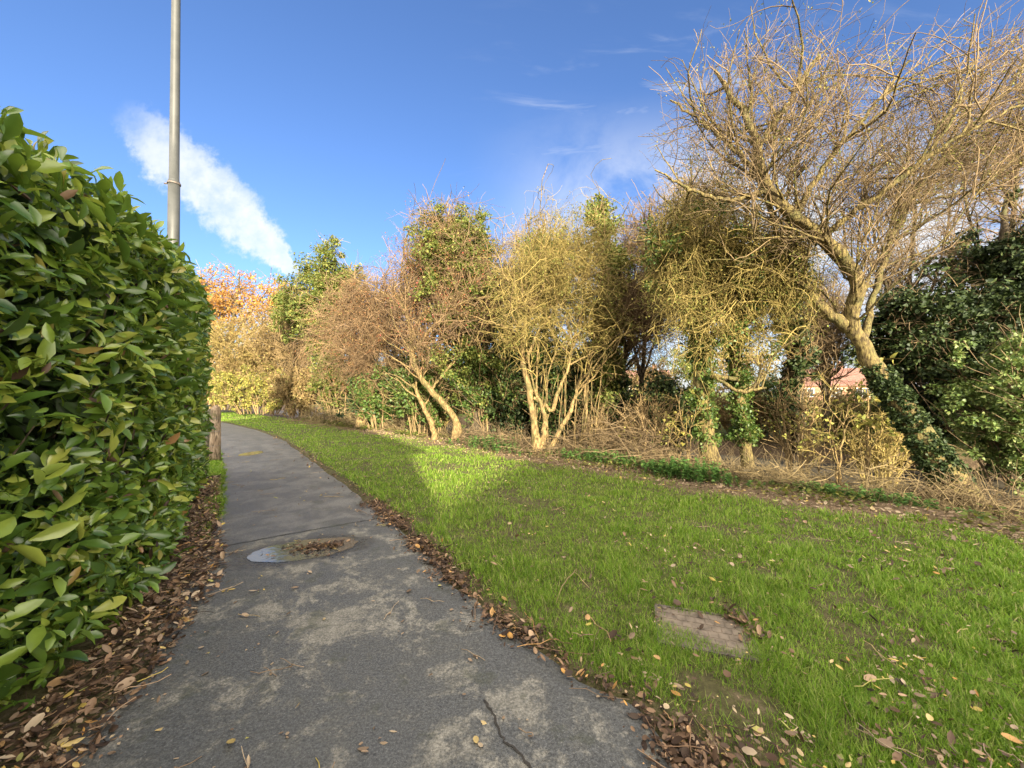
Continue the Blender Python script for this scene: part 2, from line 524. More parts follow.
def path_material():
    m, k, p, out = material('worn_asphalt')
    g = k.new('ShaderNodeNewGeometry')
    pos = g.outputs['Position']
    sep = k.new('ShaderNodeSeparateXYZ')
    k.l.new(pos, sep.inputs[0])
    x, y = sep.outputs[0], sep.outputs[1]
    along = k.math('ADD', k.math('MULTIPLY', x, -0.565), k.math('MULTIPLY', y, 0.826))
    n0 = k.noise(pos, 0.9, 3, 0.5)
    n1 = k.noise(pos, 2.3, 8, 0.72, 0.5)
    n2 = k.noise(pos, 11.0, 6, 0.7)
    n3 = k.noise(pos, 160.0, 2, 0.5)
    vor = k.new('ShaderNodeTexVoronoi')
    vor.inputs['Scale'].default_value = 130
    k.l.new(pos, vor.inputs['Vector'])
    jn = k.math('ADD', along, k.math('MULTIPLY', k.math('SUBTRACT', n2, .5), 0.10))
    far = k.smooth(jn, 4.99, 5.06)
    near = k.math('SUBTRACT', 1.0, far)
    # dried silt lies in ragged patches on the older, nearer surface
    n4 = k.noise(pos, 42.0, 5, 0.7)
    silt = k.smooth(k.math('ADD', k.math('ADD', k.math('MULTIPLY', n1, .58), k.math('MULTIPLY', n2, .22)), k.math('ADD', k.math('MULTIPLY', n0, .25), k.math('MULTIPLY', k.math('SUBTRACT', n4, .5), .16))), 0.515, 0.60)
    silt = k.math('MULTIPLY', silt, k.math('ADD', k.math('MULTIPLY', near, 0.78), 0.22))
    asph = k.ramp(vor.outputs['Distance'], [(0, (.145, .145, .14)), (.35, (.085, .088, .088)), (1, (.06, .062, .063))])
    asph = k.mix(k.smooth(n1, .35, .7), asph, (.088, .088, .080, 1))
    asph_far = k.mix(0.5, asph, (.085, .086, .086, 1))
    asph_far = k.mix(k.smooth(n1, .42, .62), asph_far, (.135, .134, .128, 1))
    base = k.mix(far, asph, asph_far)
    siltc = k.mix(k.smooth(n2, .3, .7), (.135, .129, .112, 1), (.215, .204, .175, 1))
    c = k.mix(silt, base, siltc)
    c = k.mix(k.math('MULTIPLY', k.smooth(n3, .66, .74), .5), c, (.34, .33, .30, 1))
    # tar line at the joint
    jd = k.math('ABSOLUTE', k.math('SUBTRACT', jn, 5.0))
    c = k.mix(k.smooth(jd, 0.025, 0.008), c, (.02, .02, .02, 1))
    k.l.new(c, p.inputs['Base Color'])
    grit = k.noise(pos, 75.0, 3, 0.75)
    gv = k.new('ShaderNodeHueSaturation')
    k.l.new(c, gv.inputs['Color'])
    k.put(gv.inputs['Value'], k.smooth(grit, .3, .7, .62, 1.38))
    c = gv.outputs[0]
    moss = k.math('MULTIPLY', k.smooth(k.noise(pos, 3.1, 6, .7), .56, .66), .5)
    c = k.mix(moss, c, (.055, .06, .04, 1))
    # damp margin round the puddle
    pu = gnd(304, 551)
    px_, py_ = k.math('SUBTRACT', x, float(pu[0])), k.math('SUBTRACT', y, float(pu[1]))
    ru = k.math('DIVIDE', k.math('ADD', k.math('MULTIPLY', px_, .927), k.math('MULTIPLY', py_, .375)), .62)
    rv = k.math('DIVIDE', k.math('SUBTRACT', k.math('MULTIPLY', py_, .927), k.math('MULTIPLY', px_, .375)), .36)
    rr = k.math('ADD', k.math('SQRT', k.math('ADD', k.math('MULTIPLY', ru, ru), k.math('MULTIPLY', rv, rv))), k.math('MULTIPLY', k.math('SUBTRACT', n2, .5), .7))
    damp = k.smooth(rr, 1.2, .85)
    c = k.mix(k.math('MULTIPLY', damp, .75), c, (.035, .036, .036, 1))
    k.l.new(c, p.inputs['Base Color'])
    k.put(p.inputs['Roughness'], k.math('SUBTRACT', k.math('SUBTRACT', k.smooth(silt, 0, 1, .56, .9), k.math('MULTIPLY', far, .08)), k.math('MULTIPLY', damp, .3)))
    p.inputs['Specular IOR Level'].default_value = 0.4
    bp = k.new('ShaderNodeBump')
    bp.inputs['Strength'].default_value = 0.35
    bp.inputs['Distance'].default_value = 0.006
    k.l.new(k.math('ADD', vor.outputs['Distance'], n2), bp.inputs['Height'])
    k.l.new(bp.outputs[0], p.inputs['Normal'])
    return m


def water_material(name, col, rough=0.04):
    m, k, p, out = material(name)
    g = k.new('ShaderNodeNewGeometry')
    nz = k.noise(g.outputs['Position'], 5.0, 3)
    p.inputs['Base Color'].default_value = col
    p.inputs['Roughness'].default_value = rough
    p.inputs['Specular IOR Level'].default_value = 0.6
    bp = k.new('ShaderNodeBump')
    bp.inputs['Strength'].default_value = 0.17
    bp.inputs['Distance'].default_value = 0.02
    k.l.new(nz, bp.inputs['Height'])
    k.l.new(bp.outputs[0], p.inputs['Normal'])
    return m


# ------------------------------------------------------------------ ground and footpath
YS_R = [-12, -5.5, -0.4, 1.69, 2.01, 2.155, 2.64, 3.09, 3.96, 5.1, 6.7, 9.3, 12.6, 16.2, 20.6, 60]
XS_R = [9, 4.9, 1.7, 0.72, 0.58, 0.34, -0.06, -0.40, -0.93, -1.70, -2.92, -4.9, -7.4, -10.7, -15.5, -62]
YS_L = [-12, -5.5, -0.4, 1.3, 1.75, 2.2, 2.85, 4.2, 5.3, 7.5, 10.1, 17.6, 60]
XS_L = [6.4, 2.6, -0.9, -1.75, -1.98, -2.05, -2.5, -3.25, -3.95, -5.55, -7.6, -14.2, -66]


def xR(y): return np.interp(y, YS_R, XS_R)
def xL(y): return np.interp(y, YS_L, XS_L)


def wco(x, y): return (x + y) * 0.70711


def sstep(v, a, b):
    t = np.clip((v - a) / (b - a), 0, 1)
    return t * t * (3 - 2 * t)


def gh(x, y):
    x, y = np.asarray(x, float), np.asarray(y, float)
    w = wco(x, y)
    inpath = sstep(x, xL(y) - 0.12, xL(y) + 0.02) * (1 - sstep(x, xR(y) - 0.02, xR(y) + 0.14))
    lawn = 0.015 + 0.05 * (fbm(x * .8, y * .8, 3) - .35)
    z = lawn * (1 - inpath) - 0.03 * inpath
    dip = sstep(w, 7.6, 8.8) * (1 - sstep(w, 13.2, 15.5))
    z = z - 0.38 * dip + 0.35 * sstep(w, 14, 19)
    return z


def build_ground():
    def axis(lo, f0, f1, hi, fine, n):
        a = -np.geomspace(1, 1 + f0 - lo, n)[::-1] + 1 + f0
        b = np.geomspace(1, 1 + hi - f1, n) - 1 + f1
        return np.unique(np.concatenate([a, np.arange(f0, f1, fine), b]))
    xs = axis(-900, -9, 11, 900, 0.09, 60)
    ys = axis(-500, 0.5, 16, 1400, 0.09, 60)
    X, Y = np.meshgrid(xs, ys)
    Z = gh(X, Y)
    V = np.stack([X, Y, Z], -1).reshape(-1, 3)
    nx, ny = len(xs), len(ys)
    i = np.arange(ny - 1)[:, None] * nx + np.arange(nx - 1)[None]
    Q = np.stack([i, i + 1, i + nx + 1, i + nx], -1).reshape(-1, 4)
    o = Acc().add(V, Q).build('ground', ground_material())
    tag(o, 'grassy soil ground running from the path past the tree row', kind='structure')


def build_path():
    ys = np.concatenate([np.arange(-12, 14, 0.06), np.arange(14, 60, 0.6)])
    m = 17
    wob = (fbm(ys * 3, ys * 0 + 2, 21) - .5) * .14
    wob2 = (fbm(ys * 3, ys * 0 + 9, 22) - .5) * .14
    t = np.linspace(0, 1, m)
    l, r = xL(ys) + wob, xR(ys) + wob2
    X = l[:, None] * (1 - t) + r[:, None] * t
    Y = np.repeat(ys[:, None], m, 1)
    Z = 0.012 - 0.005 * np.abs(t - .5)[None] ** 2 * 4 + 0 * X
    V = np.stack([X, Y, Z], -1).reshape(-1, 3)
    i = np.arange(len(ys) - 1)[:, None] * m + np.arange(m - 1)[None]
    Q = np.stack([i, i + 1, i + m + 1, i + m], -1).reshape(-1, 4)
    o = Acc().add(V, Q).build('footpath', path_material())
    tag(o, 'narrow grey asphalt footpath curving left beside the hedge', kind='structure')
    # crack in the surface: a thin dark strip of soil-filled gap
    pts = [gnd(*p) for p in ((484, 704), (492, 715), (497, 730), (506, 744), (515, 752), (528, 768), (540, 790))]
    pts = np.array(pts)
    fine = []
    for a, b in zip(pts[:-1], pts[1:]):
        for s in np.linspace(0, 1, 5)[:-1]:
            fine.append(a * (1 - s) + b * s + np.append(RNG.normal(size=2) * .006, 0))
    fine = np.array(fine); fine[:, 2] = 0.0165
    d = nrm(np.gradient(fine, axis=0))
    sd = np.stack([-d[:, 1], d[:, 0], d[:, 2] * 0], -1)
    hw = (0.0035 + 0.004 * RNG.random(len(fine)))[:, None]
    V = np.concatenate([fine - sd * hw, fine + sd * hw])
    n = len(fine)
    Q = [[j, j + 1, n + j + 1, n + j] for j in range(n - 1)]
    o = Acc().add(V, Q).build('path_crack', plainmat('crack_dirt', (.02, .018, .015), (.04, .035, .03), 30, 0.9))
    tag(o, 'thin jagged crack in the asphalt path near the bottom of the view', kind='structure')


def blob_sheet(c, rx, ry, ang, z, seed, amp=.3, n=140):
    th = np.arange(n) / n * 2 * np.pi
    r = 1 + amp * (fbm(np.cos(th) * 1.1 + 5, np.sin(th) * 1.1 + 5, seed, 5) - .5) * 1.6 + .12 * (fbm(np.cos(th) * 7 + 20, np.sin(th) * 7 + 20, seed + 9) - .5)
    u, v = np.cos(th) * rx * r, np.sin(th) * ry * r
    ca, sa = math.cos(ang), math.sin(ang)
    V = np.stack([c[0] + u * ca - v * sa, c[1] + u * sa + v * ca, np.full(n, z)], -1)
    V = np.concatenate([V, [[c[0], c[1], z]]])
    return Acc().add(V, None, [[i, (i + 1) % n, n] for i in range(n)])


def build_water():
    wm = water_material('puddle_water', (.085, .085, .08, 1), 0.07)
    wm.node_tree.nodes['Principled BSDF'].inputs['Specular IOR Level'].default_value = 1.0
    o = blob_sheet(gnd(304, 551), .47, .27, R_(22), 0.0150, 12, .22).build('puddle', wm)
    tag(o, 'shallow puddle on the path with brown leaves in it', 'puddle', kind='structure')
    o = blob_sheet(gnd(252, 454), .40, .22, R_(100), 0.0150, 6).build('puddle', wm)
    tag(o, 'small far puddle shining on the path beside the fence post', 'puddle', kind='structure')
    # muddy stream bed behind the trees
    l = np.linspace(-45, 45, 120)
    a, b = 9.0 + .4 * np.sin(l * .5), 13.2 + .5 * np.sin(l * .37 + 1)
    s = .70711
    V = np.concatenate([np.stack([(a + l) * s, (a - l) * s, np.full(120, -.33)], -1), np.stack([(b + l) * s, (b - l) * s, np.full(120, -.33)], -1)])
    Q = [[j, j + 1, 120 + j + 1, 120 + j] for j in range(119)]
    m, k, p, out = material('muddy_water')
    g = k.new('ShaderNodeNewGeometry')
    n1 = k.noise(g.outputs['Position'], 1.6, 5, .65)
    k.l.new(k.ramp(n1, [(.35, (.06, .055, .04)), (.6, (.12, .10, .07)), (.7, (.22, .17, .10))]), p.inputs['Base Color'])
    p.inputs['Roughness'].default_value = .7
    p.inputs['Specular IOR Level'].default_value = .2
    o = Acc().add(V, Q).build('stream', m)
    tag(o, 'shallow muddy brown stream behind the row of trees', kind='structure')


build_ground()
build_path()
build_water()

# ------------------------------------------------------------------ grass
SLAB = gnd(703, 634)


def lawn_mask(x, y):
    w = wco(x, y)
    n = fbm(x * 1.1, y * 1.1, 31)
    n2 = fbm(x * 5, y * 5, 35)
    edge = xR(y) + 0.03 + .10 * fbm(x * 3, y * 3, 33)
    keep = sstep(x, edge, edge + .22)
    keep = keep * (1 - sstep(w + (n - .5) * 2.0, 6.0, 7.0))
    bald = sstep(n * .5 + n2 * .5, .34, .46)
    keep = keep * (.24 + .76 * bald)
    # trodden soil at the path edge in the near right corner
    c = gnd(720, 735)
    d = np.hypot((x - c[0]) * 1.0, (y - c[1]) * 1.3)
    keep = keep * (.1 + .9 * sstep(d + (n2 - .5) * .5, .22, .60))
    ds = np.maximum(np.abs((x - SLAB[0]) * .94 + (y - SLAB[1]) * -.33) / .24, np.abs((x - SLAB[0]) * .33 + (y - SLAB[1]) * .94) / .19)
    u = (x - SLAB[0]) * .951 + (y - SLAB[1]) * -.309
    v = (x - SLAB[0]) * .309 + (y - SLAB[1]) * .951
    cut = (v - .02) + (u + .28) * .55            # turf has crept over the near left corner
    ds = np.maximum(ds + (n2 - .5) * .35, 1.0 - cut * 9 + (n2 - .5) * .8)
    return keep * sstep(ds, .85, 1.15)


def build_grass():
    n = 900000
    y = np.exp(RNG.uniform(math.log(1.15), math.log(30), n))
    tx = RNG.uniform(-1.5, 1.75, n)
    x = tx * y
    ok = RNG.random(n) < lawn_mask(x, y)
    x, y = x[ok], y[ok]
    # mossy strip between path and fence on the far left
    k = 16000
    yl = RNG.uniform(4.2, 12, k)
    xl = xL(yl) - np.abs(RNG.normal(0, .16, k)) + .05
    x, y = np.concatenate([x, xl]), np.concatenate([y, yl])
    n = len(x)
    dist = np.hypot(x, y)
    tuft = fbm(x * 3.2, y * 3.2, 41)
    hgt = (0.016 + 0.085 * tuft ** 1.4) * RNG.uniform(.5, 1.45, n)
    hgt *= np.clip(1.05 - 0.1 * (dist > 8), .6, 1.2)
    wid = 0.0028 * np.maximum(1, dist / 2.4) * RNG.uniform(.7, 1.4, n)
    pos = np.stack([x, y, gh(x, y) - .004], -1)
    az = RNG.uniform(0, 2 * np.pi, n)
    ln = np.abs(RNG.normal(0, .42, n))
    ax = nrm(np.stack([np.cos(az) * ln, np.sin(az) * ln, np.ones(n)], -1))
    nor = np.stack([np.cos(az + RNG.normal(0, .6, n)), np.sin(az + RNG.normal(0, .6, n)), np.zeros(n)], -1)
    o = Acc().leaves(pos, ax, nor, np.stack([hgt, wid, hgt], -1), BLADE).build('grass', M['grass'], smooth=True)
    tag(o, 'short bright green lawn grass between the path and the trees', 'grass', kind='stuff')
    print('grass blades', n)


build_grass()

# ------------------------------------------------------------------ laurel hedge
HB = np.array([(5.2, -10.5), (1.5, -4.2), (-1.05, -.2), (-1.9, 1.1), (-2.25, 1.7), (-2.40, 2.26), (-2.68, 2.86), (-3.12, 3.64), (-4.45, 5.5), (-5.62, 7.2)])
HS = np.concatenate([[0], np.cumsum(np.linalg.norm(np.diff(HB, axis=0), axis=1))])


def hedge_frame(s):
    x, y = np.interp(s, HS, HB[:, 0]), np.interp(s, HS, HB[:, 1])
    e = .25
    dx = np.interp(s + e, HS, HB[:, 0]) - np.interp(s - e, HS, HB[:, 0])
    dy = np.interp(s + e, HS, HB[:, 1]) - np.interp(s - e, HS, HB[:, 1])
    t = nrm(np.stack([dx, dy, 0 * dx], -1))
    out = np.stack([t[:, 1], -t[:, 0], 0 * dx], -1)
    return np.stack([x, y, 0 * x], -1), t, out


def build_hedge():
    S = HS[-1]
    s1 = np.interp(1.1, HB[:, 1], HS)          # where the hedge enters the view
    root = thing('laurel_hedge', (-2.8, 3, 0), 'tall clipped laurel hedge with glossy green leaves lining the left of the path', 'hedge')
    TH = 1.35

    def surf(s, q):
        """q: 0..1 up the face, then 1..2 over the top to the back; returns point and outward normal"""
        p, t, out = hedge_frame(s)
        top = np.interp(s, [0, s1, s1 + 3, S], [3.2, 2.94, 3.10, 3.48]) + .14 * (fbm(s * 1.3, s * 0, 51) - .5)
        top = top - .5 * sstep(s, S - .5, S) 
        face = np.clip(q, 0, 1); over = np.clip(q - 1, 0, 1)
        z = .10 + (top - .10) * face
        rr = .55
        back = np.where(z > top - rr, rr - np.sqrt(np.maximum(rr * rr - (z - top + rr) ** 2, 0)), 0) * .8 + .06 * (1 - face)
        bulge = .20 * (fbm(s * 1.1, z * 1.1, 55) - .5) + .22 * (fbm(s * 3.8, z * 3.8, 57) - .5)
        endr = sstep(s, S - .45, S) ** 2 * .35
        P = p + out * (bulge - back - over * TH * .8 - endr)[:, None]
        P[:, 2] = z + over * .05 + bulge * over
        upw = np.clip((z - top + rr) / rr, 0, 1) * .9 + over
        N = nrm(out * (1 - .6 * np.clip(upw, 0, 1))[:, None] + np.array([0, 0, 1]) * np.clip(upw, 0, 1)[:, None] + t * sstep(s, S - .4, S)[:, None] * .8)
        return P, N

    def leafset(n, s_lo, s_hi, q_hi, depth, size, mat, name, seed_up=.2):
        s = RNG.uniform(s_lo, s_hi, n)
        q = RNG.uniform(0, q_hi, n)
        P, N = surf(s, q)
        dep = RNG.exponential(depth, n)
        gap = fbm(s * 2.6, (P[:, 2] + 7) * 2.6, 91) * .6 + fbm(s * 7, (P[:, 2] + 3) * 7, 93) * .4
        dep = dep + .30 * sstep(gap, .42, .30)
        P = P - N * dep[:, None] + RNG.normal(0, .02, (n, 3))
        P[:, 2] = np.maximum(P[:, 2], .05)
        ax = nrm(N * RNG.uniform(-.2, .8, (n, 1)) + RNG.normal(0, .85, (n, 3)) + np.array([0, 0, seed_up]))
        up = nrm(N * .7 + np.array([0, 0, .5]) + RNG.normal(0, .6, (n, 3)))
        sz = size * np.clip(np.exp(RNG.normal(-.05, .30, n)), .4, 1.6)
        return P, ax, up, sz

    A = Acc()
    sm = s1 - .5
    A.leaves(*leafset(17500, sm, S, 1.45, .085, .108, None, ''), LAUREL)
    A.leaves(*leafset(9000, sm, S, 1.45, .05, .075, None, ''), LAUREL)
    A.leaves(*leafset(5000, s1 + 2.6, S, 1.2, .06, .11, None, ''), LAUREL)
    # far end of the hedge
    n = 2600
    p, t, out = hedge_frame(np.full(n, S))
    wv, zz = RNG.uniform(-TH, -.1, n), RNG.uniform(.1, 3.05, n)
    P = p + out * wv[:, None] + t * RNG.normal(-.03, .09, (n, 1)); P[:, 2] = zz
    A.leaves(P, nrm(t * .6 + RNG.normal(0, .6, (n, 3))), nrm(t * .6 + np.array([0, 0, .8]) + RNG.normal(0, .4, (n, 3))), .125 * RNG.uniform(.6, 1.2, n), LAUREL)
    # the part behind the viewer only shades the path
    A.leaves(*leafset(9000, 0, sm, 1.5, .1, .19, None, ''), LAUREL)
    # young shoots standing up out of the top
    n = 600
    P, N = surf(RNG.uniform(sm, S, n), RNG.uniform(.93, 1.5, n))
    A.leaves(P + N * RNG.uniform(-.02, .05, (n, 1)), nrm(RNG.normal(0, .5, (n, 3)) + np.array([0, 0, 1.0])), nrm(RNG.normal(0, 1, (n, 3))), .12 * RNG.uniform(.6, 1.1, n), LAUREL)
    A.build('foliage', M['laurel'], root)
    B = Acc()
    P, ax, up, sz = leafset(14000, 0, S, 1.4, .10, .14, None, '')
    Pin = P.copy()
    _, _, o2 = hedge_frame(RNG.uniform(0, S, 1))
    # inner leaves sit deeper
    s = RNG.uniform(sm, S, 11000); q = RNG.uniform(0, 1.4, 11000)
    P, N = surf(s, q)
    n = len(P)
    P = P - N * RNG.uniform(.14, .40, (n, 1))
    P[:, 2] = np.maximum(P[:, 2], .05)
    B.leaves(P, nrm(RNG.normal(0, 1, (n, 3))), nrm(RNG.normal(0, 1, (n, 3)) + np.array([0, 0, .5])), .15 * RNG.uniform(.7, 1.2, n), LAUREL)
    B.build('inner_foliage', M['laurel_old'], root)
    # woody stems
    n = 420
    s = RNG.uniform(0, S, n)
    p, t, out = hedge_frame(s)
    base = p - out * RNG.uniform(.35, .9, (n, 1))
    tip, N = surf(s + RNG.normal(0, .25, n), RNG.uniform(.15, 1.1, n))
    tt = np.linspace(0, 1, 7)[None, :, None]
    mid = base * .5 + tip * .5; mid[:, 2] = tip[:, 2] * .65
    path = base[:, None] * (1 - tt) ** 2 + 2 * mid[:, None] * tt * (1 - tt) + (tip - N * .05)[:, None] * tt ** 2 + RNG.normal(0, .012, (n, 7, 3))
    rad = np.linspace(.017, .004, 7)[None].repeat(n, 0) * RNG.uniform(.6, 1.3, (n, 1))
    Acc().tubes(path, rad, 5).build('stems', M['bark_dark'], root)
    n = 320
    P, N = surf(RNG.uniform(sm, S, n), RNG.uniform(0, 1, n))
    Acc().leaves(P - N * RNG.uniform(-.02, .12, (n, 1)), RNG.normal(0, 1, (n, 3)), RNG.normal(0, 1, (n, 3)), .085 * RNG.uniform(.6, 1.3, n), CURLED).build('dead_leaves', M['litter'], root)
    # solid dark core, added inside so no light comes through the hedge
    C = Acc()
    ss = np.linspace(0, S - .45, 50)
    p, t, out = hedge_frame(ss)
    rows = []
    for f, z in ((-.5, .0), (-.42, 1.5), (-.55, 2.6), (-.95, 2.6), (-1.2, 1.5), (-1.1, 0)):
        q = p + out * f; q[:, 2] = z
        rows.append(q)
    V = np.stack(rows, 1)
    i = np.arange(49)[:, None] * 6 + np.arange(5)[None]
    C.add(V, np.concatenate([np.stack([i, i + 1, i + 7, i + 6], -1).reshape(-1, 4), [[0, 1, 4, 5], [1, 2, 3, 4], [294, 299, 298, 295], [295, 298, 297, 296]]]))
    C.build('light_block_core', plainmat('dark_core_fill', (.012, .010, .006), (.03, .025, .015), 12, .95), root)


build_hedge()

# ------------------------------------------------------------------ trees
def resample(pts, Q, jit=0.0):
    """(n,4) px,py,depth,r -> Q smooth world points and radii"""
    w = np.array([np.append(at(p[0], p[1], p[2]), p[3]) for p in pts])
    return resample_w(w, Q, jit)


def resample_w(w, Q, jit=0.0):
    d = np.concatenate([[0], np.cumsum(np.linalg.norm(np.diff(w[:, :3], axis=0), axis=1))])
    t = np.linspace(0, d[-1], Q)
    # Catmull-Rom through the points
    m = np.gradient(w, d, axis=0) if len(w) > 2 else np.repeat(((w[1] - w[0]) / d[-1])[None], 2, 0)
    i = np.clip(np.searchsorted(d, t, side='right') - 1, 0, len(d) - 2)
    h = (d[i + 1] - d[i])[:, None]
    u = (t[:, None] - d[i][:, None]) / h
    o = (2 * u ** 3 - 3 * u ** 2 + 1) * w[i] + (u ** 3 - 2 * u ** 2 + u) * h * m[i] + (-2 * u ** 3 + 3 * u ** 2) * w[i + 1] + (u ** 3 - u ** 2) * h * m[i + 1]
    if jit:
        o[1:-1, :3] += RNG.normal(0, jit, (Q - 2, 3))
    return o[:, :3], np.maximum(o[:, 3], .002)


def ell(px, py, dep, rx, ry, rd):
    c = at(px, py, dep)
    return c, np.array([rx * dep / F, rd, ry * dep / F])


def inside(P, env, soft=.22):
    if not env:
        return np.ones(len(P), bool)
    best = np.full(len(P), 9.0)
    for c, r in env:
        best = np.minimum(best, np.linalg.norm((P - c) / r, axis=1))
    return best < 1 + RNG.normal(0, soft, len(P))


def spawn(par, rad, n, t0, t1, L, ang, P, wander, bend, rmax, rend, env=None, over=3, up=0.0):
    """n child polylines growing out of the parent polylines par (N,Q,3)"""
    N, Q, _ = par.shape
    ln = np.linalg.norm(np.diff(par, axis=1), axis=2).sum(1)
    k = int(n * over) if env else n
    idx = RNG.choice(N, k, p=ln / ln.sum())
    t = RNG.uniform(t0, t1, k) * (Q - 1.001)
    i = t.astype(int); f = (t - i)[:, None]
    p = par[idx, i] * (1 - f) + par[idx, i + 1] * f
    r = rad[idx, i] * (1 - f[:, 0]) + rad[idx, i + 1] * f[:, 0]
    tg = nrm(par[idx, i + 1] - par[idx, i])
    pe = nrm(np.cross(tg, RNG.normal(size=(k, 3))))
    a = (ang[0] + (ang[1] - ang[0]) * RNG.random(k))[:, None]
    d = nrm(np.cos(a) * tg + np.sin(a) * pe + np.array([0, 0, up]))
    le = RNG.uniform(L[0], L[1], k)
    out = [p]
    b = np.asarray(bend, float)
    for j in range(1, P):
        d = nrm(d + RNG.normal(0, wander, (k, 3)) + b / (P - 1))
        p = p + d * (le / (P - 1))[:, None]
        out.append(p)
    out = np.stack(out, 1)
    if env:
        ok = np.where(inside(out[:, -1], env) & inside(out[:, P // 2], env))[0]
        ok = ok[:n]
        out, r = out[ok], r[ok]
    r0 = np.minimum(r * .75, rmax)
    rr = r0[:, None] * (1 - np.linspace(0, 1, P))[None] + np.minimum(rend, r0)[:, None] * np.linspace(0, 1, P)[None]
    return out, rr


def stack_limbs(limbs, Q=22, jit=.015):
    a = [resample(l, Q, jit) for l in limbs]
    return np.stack([x[0] for x in a]), np.stack([x[1] for x in a])


def clumped_leaves(A, guides, nclump, nleaf, spread, crad, size, tmpl=IVY, env=None, flat=0.0, droop=-.2):
    """leaves in uneven clumps round guide points"""
    g = guides[RNG.integers(0, len(guides), int(nclump * (2.2 if env else 1)))]
    c = g + RNG.normal(0, 1, g.shape) * np.asarray(spread)
    if env:
        c = c[inside(c, env, .1)][:nclump]
    n = len(c) * nleaf
    ci = np.repeat(np.arange(len(c)), nleaf)
    cr = (crad * RNG.uniform(.5, 1.5, len(c)))[ci]
    dv = nrm(RNG.normal(size=(n, 3)))
    rad = RNG.random(n) ** .55
    P = c[ci] + dv * (rad * cr)[:, None] * np.array([1, 1, .8])
    ax = nrm(dv * .7 + RNG.normal(0, .6, (n, 3)) + np.array([0, 0, droop]))
    up = nrm(dv * .8 + RNG.normal(0, .4, (n, 3)) + np.array([0, 0, .5]))
    A.leaves(P, ax, up, size * RNG.uniform(.6, 1.3, n), tmpl)
    return c


def tree(name, label, limbs, env, counts, lens, bark, twig, group=None, cat='tree', rmin=.004, bend=((0, 0, .3), (0, 0, .1), (0, 0, -.2)), t0=.25,
         ang=((.4, 1.1), (.4, 1.2), (.4, 1.3)), wander=(.16, .18, .2), sides=8, loc=None, Q=22, env2=None, rb=.03):
    P0, R0 = stack_limbs(limbs, Q)
    R0 = R0 * (1 + RNG.normal(0, .07, R0.shape))
    for i in range(len(P0)):
        if P0[i, 0, 2] < .25:
            R0[i, :3] *= np.array([1.7, 1.3, 1.08])
            P0[i, 0, 2] -= .12
    loc = P0[0, 0] if loc is None else loc
    root = thing(name, loc, label, cat, group)
    A = Acc().tubes(P0, R0, sides)
    p1, r1 = spawn(P0, R0, counts[0], t0, 1, lens[0], ang[0], 9, wander[0], bend[0], rb, rmin * 2.0, env)
    A.tubes(p1, r1, 5)
    A.build('trunk', bark, root)
    B = Acc()
    p2, r2 = spawn(np.concatenate([p1, p1]), np.concatenate([r1, r1]), counts[1], .15, 1, lens[1], ang[1], 7, wander[1], bend[1], rb * .4, rmin * 1.2, env2 or env)
    B.tubes(p2, r2, 4)
    p3, r3 = spawn(p2, r2, counts[2], .1, 1, lens[2], ang[2], 5, wander[2], bend[2], rmin * 1.5, rmin * .7, env2 or env, over=2)
    B.tubes(p3, r3, 3)
    if len(counts) > 3:
        p4, r4 = spawn(p3, r3, counts[3], .1, 1, lens[3], (.4, 1.3), 4, .22, bend[2], rmin * 1.1, rmin * .6, env2 or env, over=2)
        B.tubes(p4, r4, 3)
    else:
        p4 = p3
    B.build('crown', twig, root)
    return root, dict(P0=P0, p1=p1, p2=p2, p3=p3, p4=p4)


ROW = 'trees in the row along the lawn'


def tree_orange():
    d = 38
    limbs = [[(222, 402, d, .35), (228, 350, d, .28), (235, 310, d, .15), (240, 275, d, .05)],
             [(226, 360, d, .2), (210, 320, d, .12), (200, 290, d, .04)],
             [(230, 345, d, .2), (252, 310, d + 1, .1), (268, 290, d + 1, .04)],
             [(228, 350, d, .2), (262, 325, d - 1, .1), (292, 304, d - 1, .04)]]
    env = [ell(228, 306, d, 56, 44, 4.5), ell(275, 310, d, 40, 32, 4), ell(200, 310, d, 34, 40, 4)]
    root, g = tree('oak_tree', 'orange leaved autumn oak far off beyond the end of the path', limbs, env, (40, 260, 1500), ((1.5, 3.5), (.8, 2), (.4, 1)), M['bark_dark'], M['twig_tan'], rmin=.014, group=None)
    A = Acc()
    clumped_leaves(A, g['p3'][:, -1], 420, 34, .5, .62, .19, KITE, env)
    A.build('leaves', M['oak'], root)


def tree_far_tan(px, d, top, half, label, mat='tanleaf', twig='twig_gold', base=404, nl=420):
    limbs = [[(px, base, d, .16), (px + 3, (base + top) / 2, d, .10), (px - 2, top + 8, d, .03)],
             [(px, base - 8, d, .1), (px - half * .5, (base + top) / 2, d, .06), (px - half * .6, top + 20, d, .02)],
             [(px, base - 8, d, .1), (px + half * .5, (base + top) / 2, d - .5, .06), (px + half * .6, top + 18, d - .5, .02)]]
    env = [ell(px, (base + top) / 2 - 4, d, half, (base - top) / 2, 2.6)]
    root, g = tree('bare_tree', label, limbs, env, (40, 380, 3000), ((1, 2.4), (.6, 1.5), (.3, .9)), M['bark_pale'], M[twig], rmin=.010, bend=((0, 0, .4), (0, 0, .2), (0, 0, .1)), t0=.08)
    A = Acc()
    clumped_leaves(A, g['p3'][:, -1], nl, 26, .2, .32, .13, KITE, env)
    A.build('leaves', M[mat], root)
    return root


